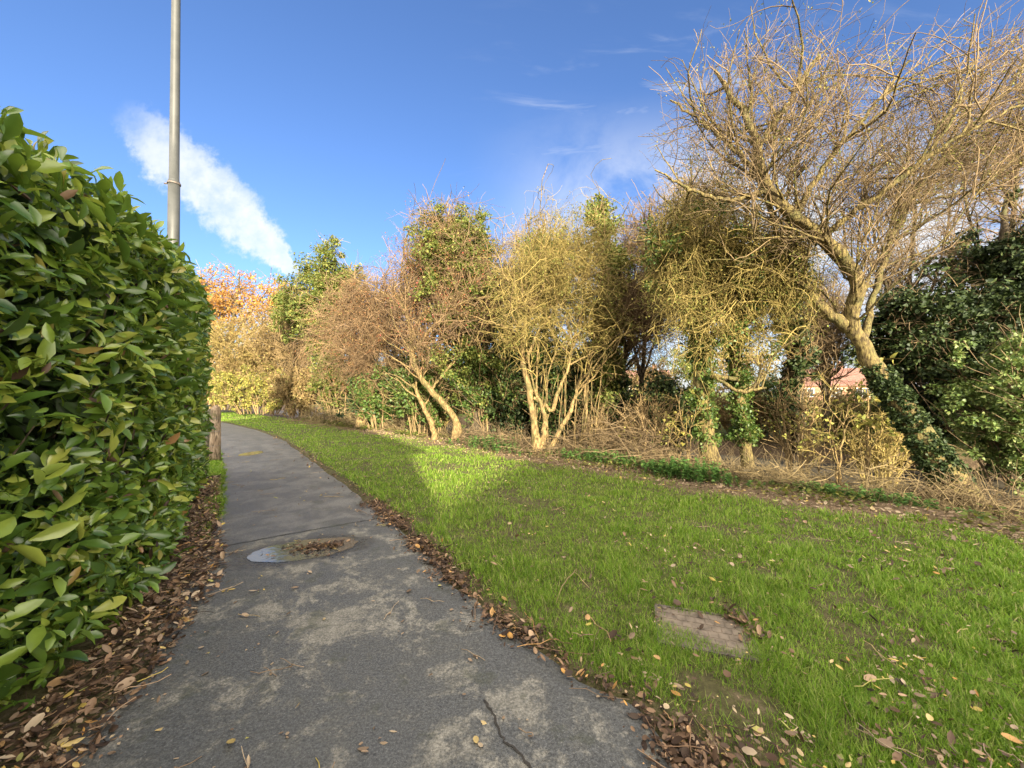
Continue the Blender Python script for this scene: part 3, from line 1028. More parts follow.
def shrub(name, label, px, py, d, half, hgt, mat, n, size, rd=1.0, twig='twig_tan', stems=40, group=None, cat='shrub', tmpl=IVY, crad=.22, nleaf=40):
    """multi-stemmed shrub whose foot is at a pixel; half and hgt in pixels"""
    b = at(px, py, d)
    root = thing(name, b, label, cat, group)
    s = d / F
    k = stems
    a = RNG.uniform(0, 2 * np.pi, k)
    rr = np.sqrt(RNG.random(k))
    base = b + np.stack([np.cos(a) * rr * half * s * .45, np.sin(a) * rr * rd * .4, np.full(k, -.05)], -1)
    tip = b + np.stack([np.cos(a) * rr * half * s * .95, np.sin(a) * rr * rd * .95, hgt * s * RNG.uniform(.5, 1.0, k) * (1 - .3 * rr ** 2)], -1)
    tt = np.linspace(0, 1, 7)[None, :, None]
    mid = base * .6 + tip * .4; mid[:, 2] = b[2] + (tip[:, 2] - b[2]) * .65
    pth = base[:, None] * (1 - tt) ** 2 + 2 * mid[:, None] * tt * (1 - tt) + tip[:, None] * tt ** 2 + RNG.normal(0, .03, (k, 7, 3))
    rad = np.linspace(.018, .006, 7)[None].repeat(k, 0) * RNG.uniform(.6, 1.4, (k, 1)) * max(1, d / 12)
    A = Acc().tubes(pth, rad, 4)
    p2, r2 = spawn(pth, rad, k * 12, .2, 1, (.3 * hgt * s * .6, .3 * hgt * s * 1.2), (.3, 1.1), 5, .2, (0, 0, .2), .008 * max(1, d / 10), .004 * max(1, d / 10))
    A.tubes(p2, r2, 3)
    A.build('stems', M[twig], root)
    if n:
        env = [(b + np.array([0, 0, hgt * s * .44]), np.array([half * s, rd, hgt * s * .58]))]
        L = Acc()
        gp = np.concatenate([pth[:, 1:].reshape(-1, 3), p2.reshape(-1, 3)])
        clumped_leaves(L, gp, n, nleaf, .15, crad, size, tmpl, env)
        L.build('foliage', M[mat], root)
    return root


def tree_ivy_tall():
    d = 22
    limbs = [[(328, 412, d, .28), (326, 350, d, .22), (322, 300, d, .16), (325, 262, d, .08), (328, 240, d, .03)],
             [(326, 345, d, .12), (300, 320, d, .08), (287, 300, d, .03)],
             [(325, 330, d, .12), (345, 290, d, .08), (352, 262, d, .03)]]
    env = [ell(322, 330, d, 48, 72, 2.4), ell(328, 275, d, 34, 38, 1.8)]
    root, g = tree('ivy_clad_tree', 'tall narrow topped tree smothered in olive ivy, far along the lawn', limbs, env, (40, 300, 1500), ((1, 2.6), (.6, 1.4), (.4, .9)), M['bark_moss'], M['twig_tan'], rmin=.009, env2=[ell(326, 315, d, 55, 88, 2.8)], t0=.1)
    A = Acc()
    gp = np.concatenate([g['P0'].reshape(-1, 3), g['p1'][:, 3:].reshape(-1, 3), g['p2'][:, 2:].reshape(-1, 3)])
    clumped_leaves(A, gp, 470, 110, .25, .40, .105, IVY, env)
    A.build('ivy', M['ivy_olive'], root)


def tree_hawthorn():
    d = 16.5
    limbs = [[(361, 424, d, .14), (362, 392, d, .12), (368, 350, d, .09), (372, 310, d, .05), (378, 275, d, .02)],
             [(362, 385, d, .08), (345, 340, d - .3, .05), (338, 300, d - .3, .02)],
             [(364, 372, d, .08), (392, 330, d - .5, .05), (410, 300, d - .5, .02)],
             [(390, 418, d, .06), (398, 390, d, .05), (392, 350, d, .03), (380, 320, d, .02)]]
    env = [ell(376, 335, d, 66, 76, 2.4), ell(412, 340, d - .5, 48, 66, 1.7), ell(332, 350, d, 40, 64, 1.8)]
    root, g = tree('hawthorn_tree', 'bushy bare hawthorn with reddish tan twigs and one thin pale trunk', limbs, env, (90, 900, 6500, 8000), ((1., 2.6), (.5, 1.4), (.3, .9), (.2, .55)), M['bark_pale'], M['twig_red'], rmin=.006, bend=((0, 0, .1), (0, 0, -.1), (0, 0, -.3)), t0=.2)
    A = Acc()
    clumped_leaves(A, g['p3'][:, -1], 700, 18, .25, .3, .05, KITE, env)
    A.build('leaves', M['redleaf'], root)
    A = Acc()
    clumped_leaves(A, np.concatenate([g['P0'][0, 1:9], g['P0'][3, 1:12]]), 60, 45, (.35, .3, .35), .22, .10, IVY)
    A.build('ivy', M['ivy_dark'], root)


def tree_leaning():
    d = 12.6
    limbs = [[(456, 441, d, .13), (457, 425, d, .12), (448, 408, d, .11), (430, 390, d, .10), (418, 372, d, .09), (412, 352, d, .07), (408, 320, d, .05), (400, 290, d, .03)],
             [(436, 440, d + .3, .09), (430, 420, d + .3, .09), (420, 400, d + .3, .07), (413, 384, d + .3, .05)],
             [(412, 352, d, .06), (440, 320, d - .4, .05), (470, 300, d - .8, .04), (500, 296, d - 1, .02)],
             [(410, 345, d, .06), (430, 290, d, .05), (445, 240, d, .03), (450, 205, d, .015)],
             [(430, 390, d, .05), (470, 345, d - .4, .04), (500, 322, d - .6, .03)]]
    env = [ell(450, 300, d, 72, 95, 2.0), ell(420, 330, d - .4, 62, 58, 1.8), ell(485, 330, d - .6, 50, 60, 1.4)]
    root, g = tree('hawthorn_tree', 'hawthorn with a trunk leaning left and dark red berries on pinkish twigs', limbs, env, (80, 520, 3000, 4200), ((.9, 2.6), (.5, 1.5), (.3, .9), (.2, .5)), M['bark_pale'], M['twig_red'], rmin=.0048, bend=((0, 0, .2), (0, 0, 0), (0, 0, -.2)), t0=.4,
                   env2=[ell(450, 285, d, 78, 102, 2)])
    A = Acc()
    clumped_leaves(A, g['p4'][:, -1], 700, 16, .15, .2, .042, KITE, env)
    A.build('leaves', M['redleaf'], root)
    A = Acc()
    pts = g['p4'][RNG.integers(0, len(g['p4']), 900), -1]
    pts = pts[pts[:, 2] < 6]
    A.leaves(pts, RNG.normal(size=pts.shape), RNG.normal(size=pts.shape), np.full(len(pts), .05), KITE)
    tag(A.build('berries', M['haw'], root), kind='stuff')


def tree_ivy_round():
    d = 12.9
    limbs = [[(478, 436, d, .22), (476, 390, d, .2), (470, 330, d, .15), (462, 270, d, .1), (455, 225, d, .04)],
             [(474, 350, d, .1), (500, 300, d, .07), (505, 260, d, .03)],
             [(470, 330, d, .1), (435, 290, d, .07), (425, 255, d, .03)]]
    env = [ell(455, 262, d - .6, 52, 58, 1.7), ell(478, 335, d - .3, 58, 80, 1.6), ell(495, 385, d, 46, 58, 1.3)]
    root, g = tree('ivy_clad_tree', 'round headed ivy covered tree standing behind the leaning hawthorn', limbs, env, (50, 240, 800), ((.7, 1.8), (.5, 1.2), (.3, .8)), M['bark_dark'], M['twig_grey'], rmin=.006, t0=.1, env2=[ell(462, 270, d, 60, 90, 1.6)])
    A = Acc()
    gp = np.concatenate([g['P0'].reshape(-1, 3), g['p1'].reshape(-1, 3), g['p2'][:, 2:].reshape(-1, 3)])
    clumped_leaves(A, gp, 760, 95, .48, .25, .068, IVY, env)
    A.build('ivy', M['ivy_olive'], root)


def tree_multistem():
    d = 9.7
    limbs = [[(541, 456, d, .15), (538, 444, d, .12), (533, 420, d, .085), (529, 390, d, .075), (524, 365, d, .07), (523, 335, d, .06), (530, 300, d, .04), (540, 255, d, .025), (545, 215, d, .012)],
             [(541, 452, d, .1), (545, 425, d - .1, .06), (541, 405, d - .1, .055), (537, 396, d, .05)],
             [(534, 398, d, .045), (545, 405, d - .1, .045), (552, 412, d - .1, .05), (556, 398, d - .15, .05), (566, 375, d - .2, .035), (575, 340, d - .2, .025), (590, 300, d - .2, .015)],
             [(543, 455, d, .1), (551, 448, d, .07), (560, 430, d + .1, .06), (570, 412, d + .1, .055), (574, 398, d + .2, .04), (580, 380, d + .2, .03), (600, 345, d + .2, .02)],
             [(581, 448, d + .3, .05), (586, 420, d + .3, .045), (585, 395, d + .3, .04), (590, 365, d + .4, .035), (600, 330, d + .4, .025), (622, 300, d + .4, .014)],
             [(524, 365, d, .05), (540, 330, d - .3, .035), (575, 290, d - .4, .025), (605, 250, d - .4, .012)],
             [(523, 345, d, .05), (510, 330, d - .3, .03), (490, 322, d - .5, .02)],
             [(528, 310, d, .04), (555, 265, d - .2, .03), (585, 232, d - .2, .012)]]
    env = [ell(560, 290, d, 72, 98, 1.8), ell(515, 320, d - .3, 46, 62, 1.3), ell(605, 340, d, 46, 62, 1.4)]
    root, g = tree('multi_stemmed_tree', 'pale many stemmed tree with forking yellowish trunks and golden twigs', limbs, env, (100, 600, 3000, 4200), ((.7, 2.3), (.4, 1.3), (.25, .8), (.15, .45)), M['bark_pale'], M['twig_gold'], rmin=.0040, t0=.42,
                   wander=(.18, .25, .3), bend=((0, 0, .15), (0, 0, -.1), (0, 0, -.3)), env2=[ell(560, 285, d, 80, 105, 1.9), ell(515, 325, d - .3, 44, 56, 1.3)])
    # straight thin suckers
    n = 16
    b = np.array([at(RNG.uniform(528, 600), 446, d + RNG.uniform(-.2, .4)) for _ in range(n)]); b[:, 2] = -.05
    tip = b + np.stack([RNG.normal(.1, .2, n), RNG.normal(0, .15, n), RNG.uniform(1.8, 3.4, n)], -1)
    tt = np.linspace(0, 1, 8)[None, :, None]
    pth = b[:, None] * (1 - tt) + tip[:, None] * tt + RNG.normal(0, .018, (n, 8, 3))
    Acc().tubes(pth, np.linspace(.016, .006, 8)[None].repeat(n, 0), 5).build('suckers', M['bark_pale'], root)
    A = Acc()
    clumped_leaves(A, g['p4'][:, -1], 900, 18, .14, .18, .034, KITE, env)
    A.build('leaves', M['goldleaf'], root)


def ivy_column(px, base, top, d, half, label, mat='ivy', n=200, size=.085, twigs=500, lean=0, group=None, name='ivy_clad_tree', nleaf=70, crad=.22, taper=.5, twig='twig_tan'):
    h = base - top
    limbs = [[(px, base, d, .15), (px + lean * .4, base - h * .35, d, .13), (px + lean * .8, base - h * .7, d, .08), (px + lean, top + 4, d, .02)]]
    env = [ell(px + lean * .3, base - h * .3, d, half, h * .34, half * d / F * 1.1), ell(px + lean * .8, base - h * .7, d, half * taper + half * .3, h * .32, half * d / F)]
    root, g = tree(name, label, limbs, env, (36, 160, twigs), ((.4, 1.0), (.3, .9), (.25, .7)), M['bark_dark'], M[twig], rmin=.0035 * max(1, d / 9), t0=.05, group=group, env2=[ell(px + lean * .6, base - h * .5, d, half * 1.35, h * .58, half * d / F * 1.3)])
    A = Acc()
    gp = np.concatenate([g['P0'].reshape(-1, 3), g['p1'].reshape(-1, 3), g['p2'].reshape(-1, 3)])
    clumped_leaves(A, gp, n, nleaf, .1, crad, size, IVY, env)
    A.build('ivy', M[mat], root)
    return root


def tree_golden():
    """tangle of golden twigs hanging over ivy, three ivy-wrapped trunks below"""
    d = 8.0
    limbs = [[(712, 462, d, .13), (706, 430, d, .15), (702, 390, d, .16), (700, 340, d, .13), (690, 280, d, .09), (684, 220, d, .05), (690, 180, d, .02)],
             [(748, 462, d + .1, .09), (742, 425, d + .1, .11), (738, 380, d + .1, .12), (735, 320, d + .1, .09), (742, 250, d, .05), (750, 190, d, .02)],
             [(700, 340, d, .08), (720, 290, d - .5, .06), (760, 255, d - .8, .04), (790, 250, d - 1, .02)],
             [(690, 290, d, .06), (665, 260, d - .4, .04), (655, 225, d - .4, .02)],
             [(738, 380, d, .05), (716, 378, d - .5, .035), (738, 390, d - .7, .03), (766, 388, d - .8, .022)]]
    env = [ell(705, 255, d - .5, 70, 86, 1.5), ell(770, 275, d - .6, 56, 76, 1.4), ell(695, 325, d - .7, 50, 62, 1.1), ell(760, 315, d - .6, 58, 50, 1.1)]
    root, g = tree('golden_tree', 'tangled mass of golden hanging twigs over two ivy wrapped trunks', limbs, env, (150, 1000, 4600, 6000), ((.6, 1.9), (.4, 1.1), (.2, .7), (.12, .35)), M['bark_moss'], M['twig_gold'], rmin=.0040, t0=.35,
                   bend=((0, 0, 0), (0, 0, -.5), (0, 0, -.7)), wander=(.24, .32, .36))
    A = Acc()
    P0 = g['P0']
    gp = np.concatenate([P0[0, 2:15], P0[1, 2:15]])
    clumped_leaves(A, gp, 300, 75, (.10, .10, .1), .14, .055, IVY)
    gp = np.concatenate([P0[0, 10:], P0[1, 10:], P0[3], g['p1'].reshape(-1, 3)])
    clumped_leaves(A, gp, 150, 60, .16, .18, .055, IVY, env)
    A.build('ivy', M['ivy'], root)
    A = Acc()
    gp = np.concatenate([g['p3'][:, -1], g['p2'][:, -1]])
    clumped_leaves(A, gp, 1500, 20, .15, .2, .032, KITE, env)
    A.build('leaves', M['goldleaf'], root)


def tree_big():
    d = 6.5
    limbs = [[(955, 494, d - .5, .20), (940, 466, d - .5, .185), (914, 424, d - .4, .165), (886, 382, d - .2, .14), (862, 345, d, .12), (850, 322, d, .11), (856, 290, d - .1, .10), (848, 265, d - .2, .10), (825, 240, d - .3, .095), (795, 215, d - .5, .085), (768, 190, d - .6, .07), (758, 150, d - .7, .055), (740, 110, d - .7, .04), (715, 70, d - .7, .02)],
             [(852, 330, d, .10), (830, 315, d + .1, .08), (808, 290, d + .2, .07), (790, 262, d + .3, .055), (775, 225, d + .3, .04), (765, 180, d + .3, .02)],
             [(822, 238, d - .3, .06), (850, 215, d - .6, .045), (880, 195, d - .9, .035), (925, 160, d - 1.2, .028), (970, 130, d - 1.4, .02), (1020, 105, d - 1.5, .01)],
             [(862, 345, d, .06), (872, 300, d + .3, .05), (888, 250, d + .4, .045), (905, 205, d + .4, .035), (950, 150, d + .3, .025), (1000, 95, d + .2, .012)],
             [(795, 215, d - .5, .05), (830, 160, d - .7, .035), (870, 110, d - .9, .025), (910, 60, d - 1, .012)],
             [(768, 190, d - .6, .05), (735, 150, d - .5, .035), (700, 120, d - .4, .025), (670, 100, d - .3, .012)],
             [(758, 150, d - .7, .04), (790, 100, d - .8, .03), (820, 55, d - .9, .012)],
             [(905, 205, d + .4, .03), (955, 195, d + .2, .022), (1010, 180, d, .015), (1060, 160, d, .01)],
             [(888, 250, d + .4, .03), (925, 175, d + .6, .022), (960, 90, d + .7, .012)],
             [(768, 190, d - .6, .04), (730, 200, d - .8, .03), (690, 190, d - 1, .02), (655, 170, d - 1, .01)]]
    env = [ell(760, 140, d - .5, 125, 120, 1.8), ell(930, 150, d - .4, 140, 110, 2.0), ell(840, 220, d - .3, 90, 90, 1.4), ell(1060, 130, d, 120, 120, 2)]
    root, g = tree('leaning_tree', 'large bare tree leaning left with a thick dark lower trunk and spreading branches', limbs, env, (130, 900, 3700, 4600), ((.8, 2.8), (.4, 1.6), (.25, .9), (.15, .45)), M['bark_moss'], M['twig_grey'], rmin=.0030, rb=.02, t0=.3,
                   bend=((0, 0, .35), (0, 0, .2), (0, 0, .05)), ang=((.3, 1.0), (.35, 1.1), (.35, 1.1)), wander=(.18, .22, .26), sides=10, Q=34)
    A = Acc()
    clumped_leaves(A, g['p4'][:, -1], 1500, 8, .08, .14, .028, KITE, env)
    A.build('leaves', M['goldleaf'], root)
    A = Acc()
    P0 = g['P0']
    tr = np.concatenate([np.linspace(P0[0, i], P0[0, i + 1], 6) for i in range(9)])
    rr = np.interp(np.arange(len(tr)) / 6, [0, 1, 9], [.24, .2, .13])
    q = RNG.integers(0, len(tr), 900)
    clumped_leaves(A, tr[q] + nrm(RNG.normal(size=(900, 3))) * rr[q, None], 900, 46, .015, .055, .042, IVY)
    A.build('ivy', M['ivy_dark'], root)  # dark leaves added to put the lower trunk's shade into its colour


def glossy_bush():
    root = shrub('glossy_shrub', 'big glossy evergreen shrub crowding the foot of the leaning tree at right', 1042, 488, 7.0, 92, 160, 'holly', 640, .058, 1.0, 'twig_grey', 46, nleaf=75, crad=.16)
    return root


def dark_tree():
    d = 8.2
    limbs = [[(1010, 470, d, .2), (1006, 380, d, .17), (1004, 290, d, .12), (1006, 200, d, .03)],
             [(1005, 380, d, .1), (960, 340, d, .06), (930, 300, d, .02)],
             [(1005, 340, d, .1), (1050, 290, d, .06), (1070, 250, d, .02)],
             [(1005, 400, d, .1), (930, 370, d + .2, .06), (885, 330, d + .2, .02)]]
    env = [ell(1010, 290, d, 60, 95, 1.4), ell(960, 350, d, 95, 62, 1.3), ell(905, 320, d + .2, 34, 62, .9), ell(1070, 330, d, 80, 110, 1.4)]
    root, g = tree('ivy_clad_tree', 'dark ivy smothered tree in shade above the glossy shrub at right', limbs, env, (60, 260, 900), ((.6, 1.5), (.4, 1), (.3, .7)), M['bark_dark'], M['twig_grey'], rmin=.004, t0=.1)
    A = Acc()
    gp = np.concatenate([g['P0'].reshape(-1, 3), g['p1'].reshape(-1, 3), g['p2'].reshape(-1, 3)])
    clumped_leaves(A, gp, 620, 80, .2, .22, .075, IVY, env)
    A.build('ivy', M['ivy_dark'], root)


def sapling(px, base, d, top, label, n=60, size=.06, mat='yellowleaf', lean=0):
    limbs = [[(px, base, d, .022), (px + lean * .3, base - (base - top) * .4, d, .016), (px + lean, top, d, .006)],
             [(px, base - 8, d, .015), (px - lean * .4 - 5, base - (base - top) * .6, d - .2, .005)]]
    root, g = tree('sapling', label, limbs, None, (10, 30, 90), ((.3, .7), (.2, .4), (.1, .25)), M['bark_pale'], M['twig_gold'], rmin=.003, t0=.25, Q=10, sides=5)
    A = Acc()
    clumped_leaves(A, np.concatenate([g['p2'][:, -1], g['p3'][:, -1]]), n, 5, .05, .08, size, IVY)
    A.build('leaves', M[mat], root)



def brush_pile(name, label, px, py, d, half, hgt, n, mat, rd=.6, L=(.4, 1.3), r=.006, tilt=.35, group='heaps of cut brushwood under the trees', cat='brushwood'):
    """heap of thin dead branches lying across one another"""
    b = at(px, py, d)
    b[2] = gh(b[0], b[1])
    root = thing(name, b, label, cat, group)
    s = d / F
    u = RNG.uniform(-1, 1, n); v = RNG.normal(0, .45, n)
    mound = np.sqrt(np.maximum(1 - u * u, 0)) * np.exp(-v * v)
    row = np.array([-.70711, .70711, 0]) ; acr = np.array([.70711, .70711, 0])
    c = b + row * (-u * half * s * 1.2)[:, None] + acr * (v * rd)[:, None]
    c[:, 2] = gh(c[:, 0], c[:, 1]) + RNG.random(n) ** 1.3 * mound * hgt * s
    az = RNG.uniform(0, 2 * np.pi, n)
    el = RNG.normal(.1, tilt, n)
    dv = np.stack([np.cos(az) * np.cos(el), np.sin(az) * np.cos(el), np.sin(el)], -1)
    le = RNG.uniform(L[0], L[1], n)
    pts = []
    p = c - dv * le[:, None] * .5
    for j in range(7):
        pts.append(p)
        dv = nrm(dv + RNG.normal(0, .16, dv.shape) + np.array([0, 0, -.04]))
        p = p + dv * (le / 6)[:, None]
    P = np.stack(pts, 1)
    g = gh(P[..., 0], P[..., 1])
    P[..., 2] = np.maximum(P[..., 2], g + .01)
    Rr = np.linspace(1, .4, 7)[None] * (r * RNG.uniform(.5, 1.6, n))[:, None]
    A = Acc().tubes(P, Rr, 4)
    tag(A.build('branches', M[mat], root), kind='stuff')
    p2, r2 = spawn(P, Rr, n * 3, .1, 1, (.12, .4), (.4, 1.0), 4, .2, (0, 0, 0), r * .6, r * .35)
    Acc().tubes(p2, r2, 3).build('twigs', M[mat], root)['kind'] = 'stuff'
    return root


def weed_patch(name, label, px, py, d, half, hgt, n, mat, size, rd=.35, cat='plants', group=None):
    b = at(px, py, d); b[2] = gh(b[0], b[1])
    root = thing(name, b, label, cat, group)
    s = d / F
    row = np.array([-.70711, .70711, 0]); acr = np.array([.70711, .70711, 0])
    u = RNG.normal(0, .5, n); v = RNG.normal(0, .5, n)
    base = b + row * (u * half * s * 1.1)[:, None] + acr * (v * rd)[:, None]
    base[:, 2] = gh(base[:, 0], base[:, 1])
    h = hgt * s * RNG.uniform(.5, 1.1, n) * np.exp(-u * u * .6)
    tip = base + np.stack([RNG.normal(0, .05, n), RNG.normal(0, .05, n), h], -1)
    tt = np.linspace(0, 1, 4)[None, :, None]
    P = base[:, None] * (1 - tt) + tip[:, None] * tt
    Acc().tubes(P, np.linspace(.004, .002, 4)[None].repeat(n, 0), 3).build('stems', M['weed'], root)['kind'] = 'stuff'
    k = 14
    t = RNG.uniform(.25, 1.02, (n, k, 1))
    pos = (base[:, None] * (1 - t) + tip[:, None] * t).reshape(-1, 3)
    az = RNG.uniform(0, 2 * np.pi, len(pos))
    ax = np.stack([np.cos(az), np.sin(az), RNG.uniform(-.3, .4, len(pos))], -1)
    A = Acc().leaves(pos, ax, RNG.normal(0, .3, pos.shape) + np.array([0, 0, 1]), size * RNG.uniform(.6, 1.3, len(pos)), IVY)
    A.build('foliage', M[mat], root)
    return root


def undergrowth():
    """what nobody could count along the foot of the trees: dry stems, ground ivy, bramble bits"""
    n = 9000
    l = RNG.uniform(-24, 12, n)
    w = 7.35 + RNG.gamma(2.0, .55, n) + .3 * (fbm(l * .8, l * 0, 61) - .5)
    x, y = (w + l) * .70711, (w - l) * .70711
    ok = (y > 1.5) & (fbm(l * .55, w * .8, 63) > .40)
    x, y, w = x[ok], y[ok], w[ok]
    n = len(x)
    b = np.stack([x, y, gh(x, y) - .02], -1)
    az = RNG.uniform(0, 2 * np.pi, n); le = RNG.uniform(.25, 1.15, n) * (.35 + .65 * sstep(w, 7.3, 8.3))
    dv = nrm(np.stack([np.cos(az) * .6, np.sin(az) * .6, np.full(n, 1.0)], -1) + RNG.normal(0, .3, (n, 3)))
    pts, p = [], b
    for j in range(6):
        pts.append(p)
        dv = nrm(dv + RNG.normal(0, .14, (n, 3)) + np.array([0, 0, -.10]))
        p = p + dv * (le / 5)[:, None]
    P = np.stack(pts, 1)
    P[..., 2] = np.maximum(P[..., 2], gh(P[..., 0], P[..., 1]) + .004)
    r = .0026 * np.maximum(1, np.hypot(x, y) / 6)
    o = Acc().tubes(P, np.linspace(1, .5, 6)[None] * r[:, None], 3).build('undergrowth', M['straw'])
    tag(o, 'tangle of dry straw coloured stems under the row of trees', 'undergrowth', kind='stuff')
    n = 13000
    l = RNG.uniform(-24, 12, n)
    w = 7.0 + np.abs(RNG.normal(0, .9, n)) + .5 * (fbm(l * .8, l * 0, 61) - .5)
    x, y = (w + l) * .70711, (w - l) * .70711
    ok = (y > 1.5) & (fbm(l * 1.1, w * 1.1, 65) > .47)
    x, y = x[ok], y[ok]
    n = len(x)
    pos = np.stack([x, y, gh(x, y) + RNG.random(n) ** 2 * .16 + .01], -1)
    sz = .055 * np.maximum(1, np.hypot(x, y) / 9) * RNG.uniform(.6, 1.3, n)
    o = Acc().leaves(pos, nrm(RNG.normal(0, 1, (n, 3)) * np.array([1, 1, .35])), RNG.normal(0, .35, (n, 3)) + np.array([0, 0, 1]), sz, IVY).build('ground_ivy', M['ivy_olive'])
    tag(o, 'low green weeds and ground ivy along the foot of the trees', 'ground cover', kind='stuff')


def litter(name, label, pos, size, mat, tmpl=None, flat=.35, stick=0):
    n = len(pos)
    ax = nrm(RNG.normal(0, 1, (n, 3)) * np.array([1, 1, flat]))
    up = RNG.normal(0, flat, (n, 3)) + np.array([0, 0, 1])
    A = Acc()
    h = int(n * .5)
    sz = size * np.clip(np.exp(RNG.normal(-.18, .40, n)), .3, 1.6)
    szz = np.stack([sz, sz * RNG.uniform(.6, 1.3, n), sz * RNG.uniform(-1.2, 1.6, n)], -1)
    A.leaves(pos[:h], ax[:h], up[:h], szz[:h], CURLED)
    A.leaves(pos[h:], ax[h:], up[h:], szz[h:], ROUNDED)
    nb = int(n * .9)                         # crushed bits
    A.leaves(pos[RNG.integers(0, n, nb)] + RNG.normal(0, .03, (nb, 3)) * np.array([1, 1, .05]), nrm(RNG.normal(0, 1, (nb, 3)) * np.array([1, 1, .25])), RNG.normal(0, .3, (nb, 3)) + np.array([0, 0, 1]), RNG.uniform(.008, .022, nb), KITE)
    if stick:
        c = pos[RNG.integers(0, n, stick)] + np.array([0, 0, .012])
        az = RNG.uniform(0, 2 * np.pi, stick)
        dv = np.stack([np.cos(az), np.sin(az), RNG.normal(0, .06, stick)], -1)
        le = RNG.uniform(.05, .32, stick)
        tt = np.linspace(-.5, .5, 5)
        P = c[:, None] + dv[:, None] * (le[:, None] * tt)[..., None] + RNG.normal(0, .006, (stick, 5, 3))
        A.tubes(P, np.full((stick, 5), .0022), 4)
    o = A.build(name, M[mat])
    return tag(o, label, 'leaf litter', kind='stuff')


def all_litter():
    # drift along the right edge of the path
    y = np.concatenate([np.exp(RNG.uniform(math.log(1.2), math.log(5.6), 7000)), RNG.uniform(5, 14, 500)])
    n = len(y)
    amount = fbm(y * 1.6, y * 0 + 3, 71)
    off = RNG.normal(.045, .075, n) * (.4 + 1.0 * amount)
    x = xR(y) + off / .75
    ok = RNG.random(n) < .08 + 1.0 * sstep(amount, .32, .68)
    x, y, off = x[ok], y[ok], off[ok]
    z = gh(x, y) * 0 + .018 + RNG.random(len(x)) * .035 * np.exp(-(off / .09) ** 2)
    P1 = np.stack([x, y, np.maximum(z, gh(x, y) + .012)], -1)
    # heap in the near corner
    c = gnd(690, 752)
    q = c + np.stack([RNG.normal(0, .09, 130), RNG.normal(0, .06, 130), RNG.random(130) * .04 + .01], -1)
    litter('fallen_leaves', 'drift of wet brown leaves along the right edge of the path', np.concatenate([P1, q]), .040, 'litter', flat=.28, stick=160)
    # bed under the hedge
    n = 7600
    s = RNG.uniform(HS[2] + .4, HS[-1] - .2, n)
    p, t, out = hedge_frame(s)
    lim = np.interp(p[:, 1], [0, 2.2, 3.2, 4.5, 7], [.42, .40, .42, .30, .18])
    u = RNG.random(n) ** 1.0 * 1.15 - .2
    P = p + out * (u * lim)[:, None]
    ok = RNG.random(n) < 1.25 - u * .75
    P = P[ok]
    P[:, 2] = np.maximum(gh(P[:, 0], P[:, 1]), .010) + RNG.random(len(P)) * .045
    litter('fallen_leaves', 'bed of brown and orange leaves under the laurel hedge', P[:int(len(P) * .84)], .044, 'litter', flat=.28, stick=240)
    litter('fallen_leaves', 'paler tan leaves lying over the dark leaf bed under the hedge', P[int(len(P) * .84):] + np.array([0, 0, .012]), .05, 'pale_litter', flat=.3)
    # scattered over the tarmac
    n = 260
    y = np.exp(RNG.uniform(math.log(1.4), math.log(13), n))
    f = np.clip(RNG.beta(.7, .9, n), .02, .98)
    x = xL(y) * (1 - f) + xR(y) * f
    P = np.stack([x, y, np.full(n, .021)], -1)
    litter('scattered_leaves', 'single leaves and bits scattered over the asphalt', P, .038, 'pale_litter', flat=.16, stick=60)
    # in the puddle
    c = gnd(319, 549)
    n = 150
    g = RNG.normal(0, 1, (n, 2))
    P = np.stack([c[0] + g[:, 0] * .125, c[1] + g[:, 1] * .06 + g[:, 0] * .03, .022 + RNG.random(n) * .018], -1)
    e = gnd(300, 552)
    P2 = np.stack([e[0] + RNG.uniform(-.4, .35, 26), e[1] + RNG.uniform(-.16, .16, 26), np.full(26, .023)], -1)
    litter('floating_leaves', 'clump of sodden brown leaves lying in the puddle', np.concatenate([P, P2]), .05, 'litter', flat=.3, stick=16)
    # caught against the cover in the lawn
    c = gnd(745, 628)
    P = np.stack([c[0] + RNG.normal(0, .05, 130), c[1] + RNG.normal(0, .12, 130), .03 + RNG.random(130) * .035], -1)
    litter('caught_leaves', 'small heap of brown leaves caught on the right side of the cover in the lawn', P, .045, 'litter')
    # on the lawn
    n = 9000
    y = np.exp(RNG.uniform(math.log(1.3), math.log(13), n)); x = RNG.uniform(-1.2, 1.6, n) * y
    cl = fbm(x * 1.4, y * 1.4, 77)
    w = wco(x, y)
    ok = (x > xR(y) + .1) & (w < 7.2) & (RNG.random(n) < .10 + 1.5 * sstep(cl, .46, .70) + .5 * sstep(w, 5.4, 7.2))
    x, y = x[ok], y[ok]
    P = np.stack([x, y, gh(x, y) + RNG.uniform(.02, .062, len(x))], -1)
    hh = int(len(P) * .45)
    litter('lawn_leaves', 'pale leaves lying scattered in the lawn grass', P[:hh], .036, 'pale_litter', flat=.3, stick=50)
    litter('lawn_leaves', 'dark brown leaves lying scattered in the lawn grass', P[hh:], .040, 'litter', flat=.3, stick=20)
    n = 9000
    l = RNG.uniform(-16, 9, n)
    w = 7.05 + RNG.normal(0, .33, n)
    x, y = (w + l) * .70711, (w - l) * .70711
    ok = (y > 1.4) & (RNG.random(n) < .3 + fbm(l, w, 79))
    x, y = x[ok], y[ok]
    P = np.stack([x, y, gh(x, y) + RNG.uniform(.006, .03, len(x))], -1)
    litter('dry_leaves', 'pale brown leaf litter in the worn strip where lawn meets trees', P, .05, 'pale_litter', stick=500)


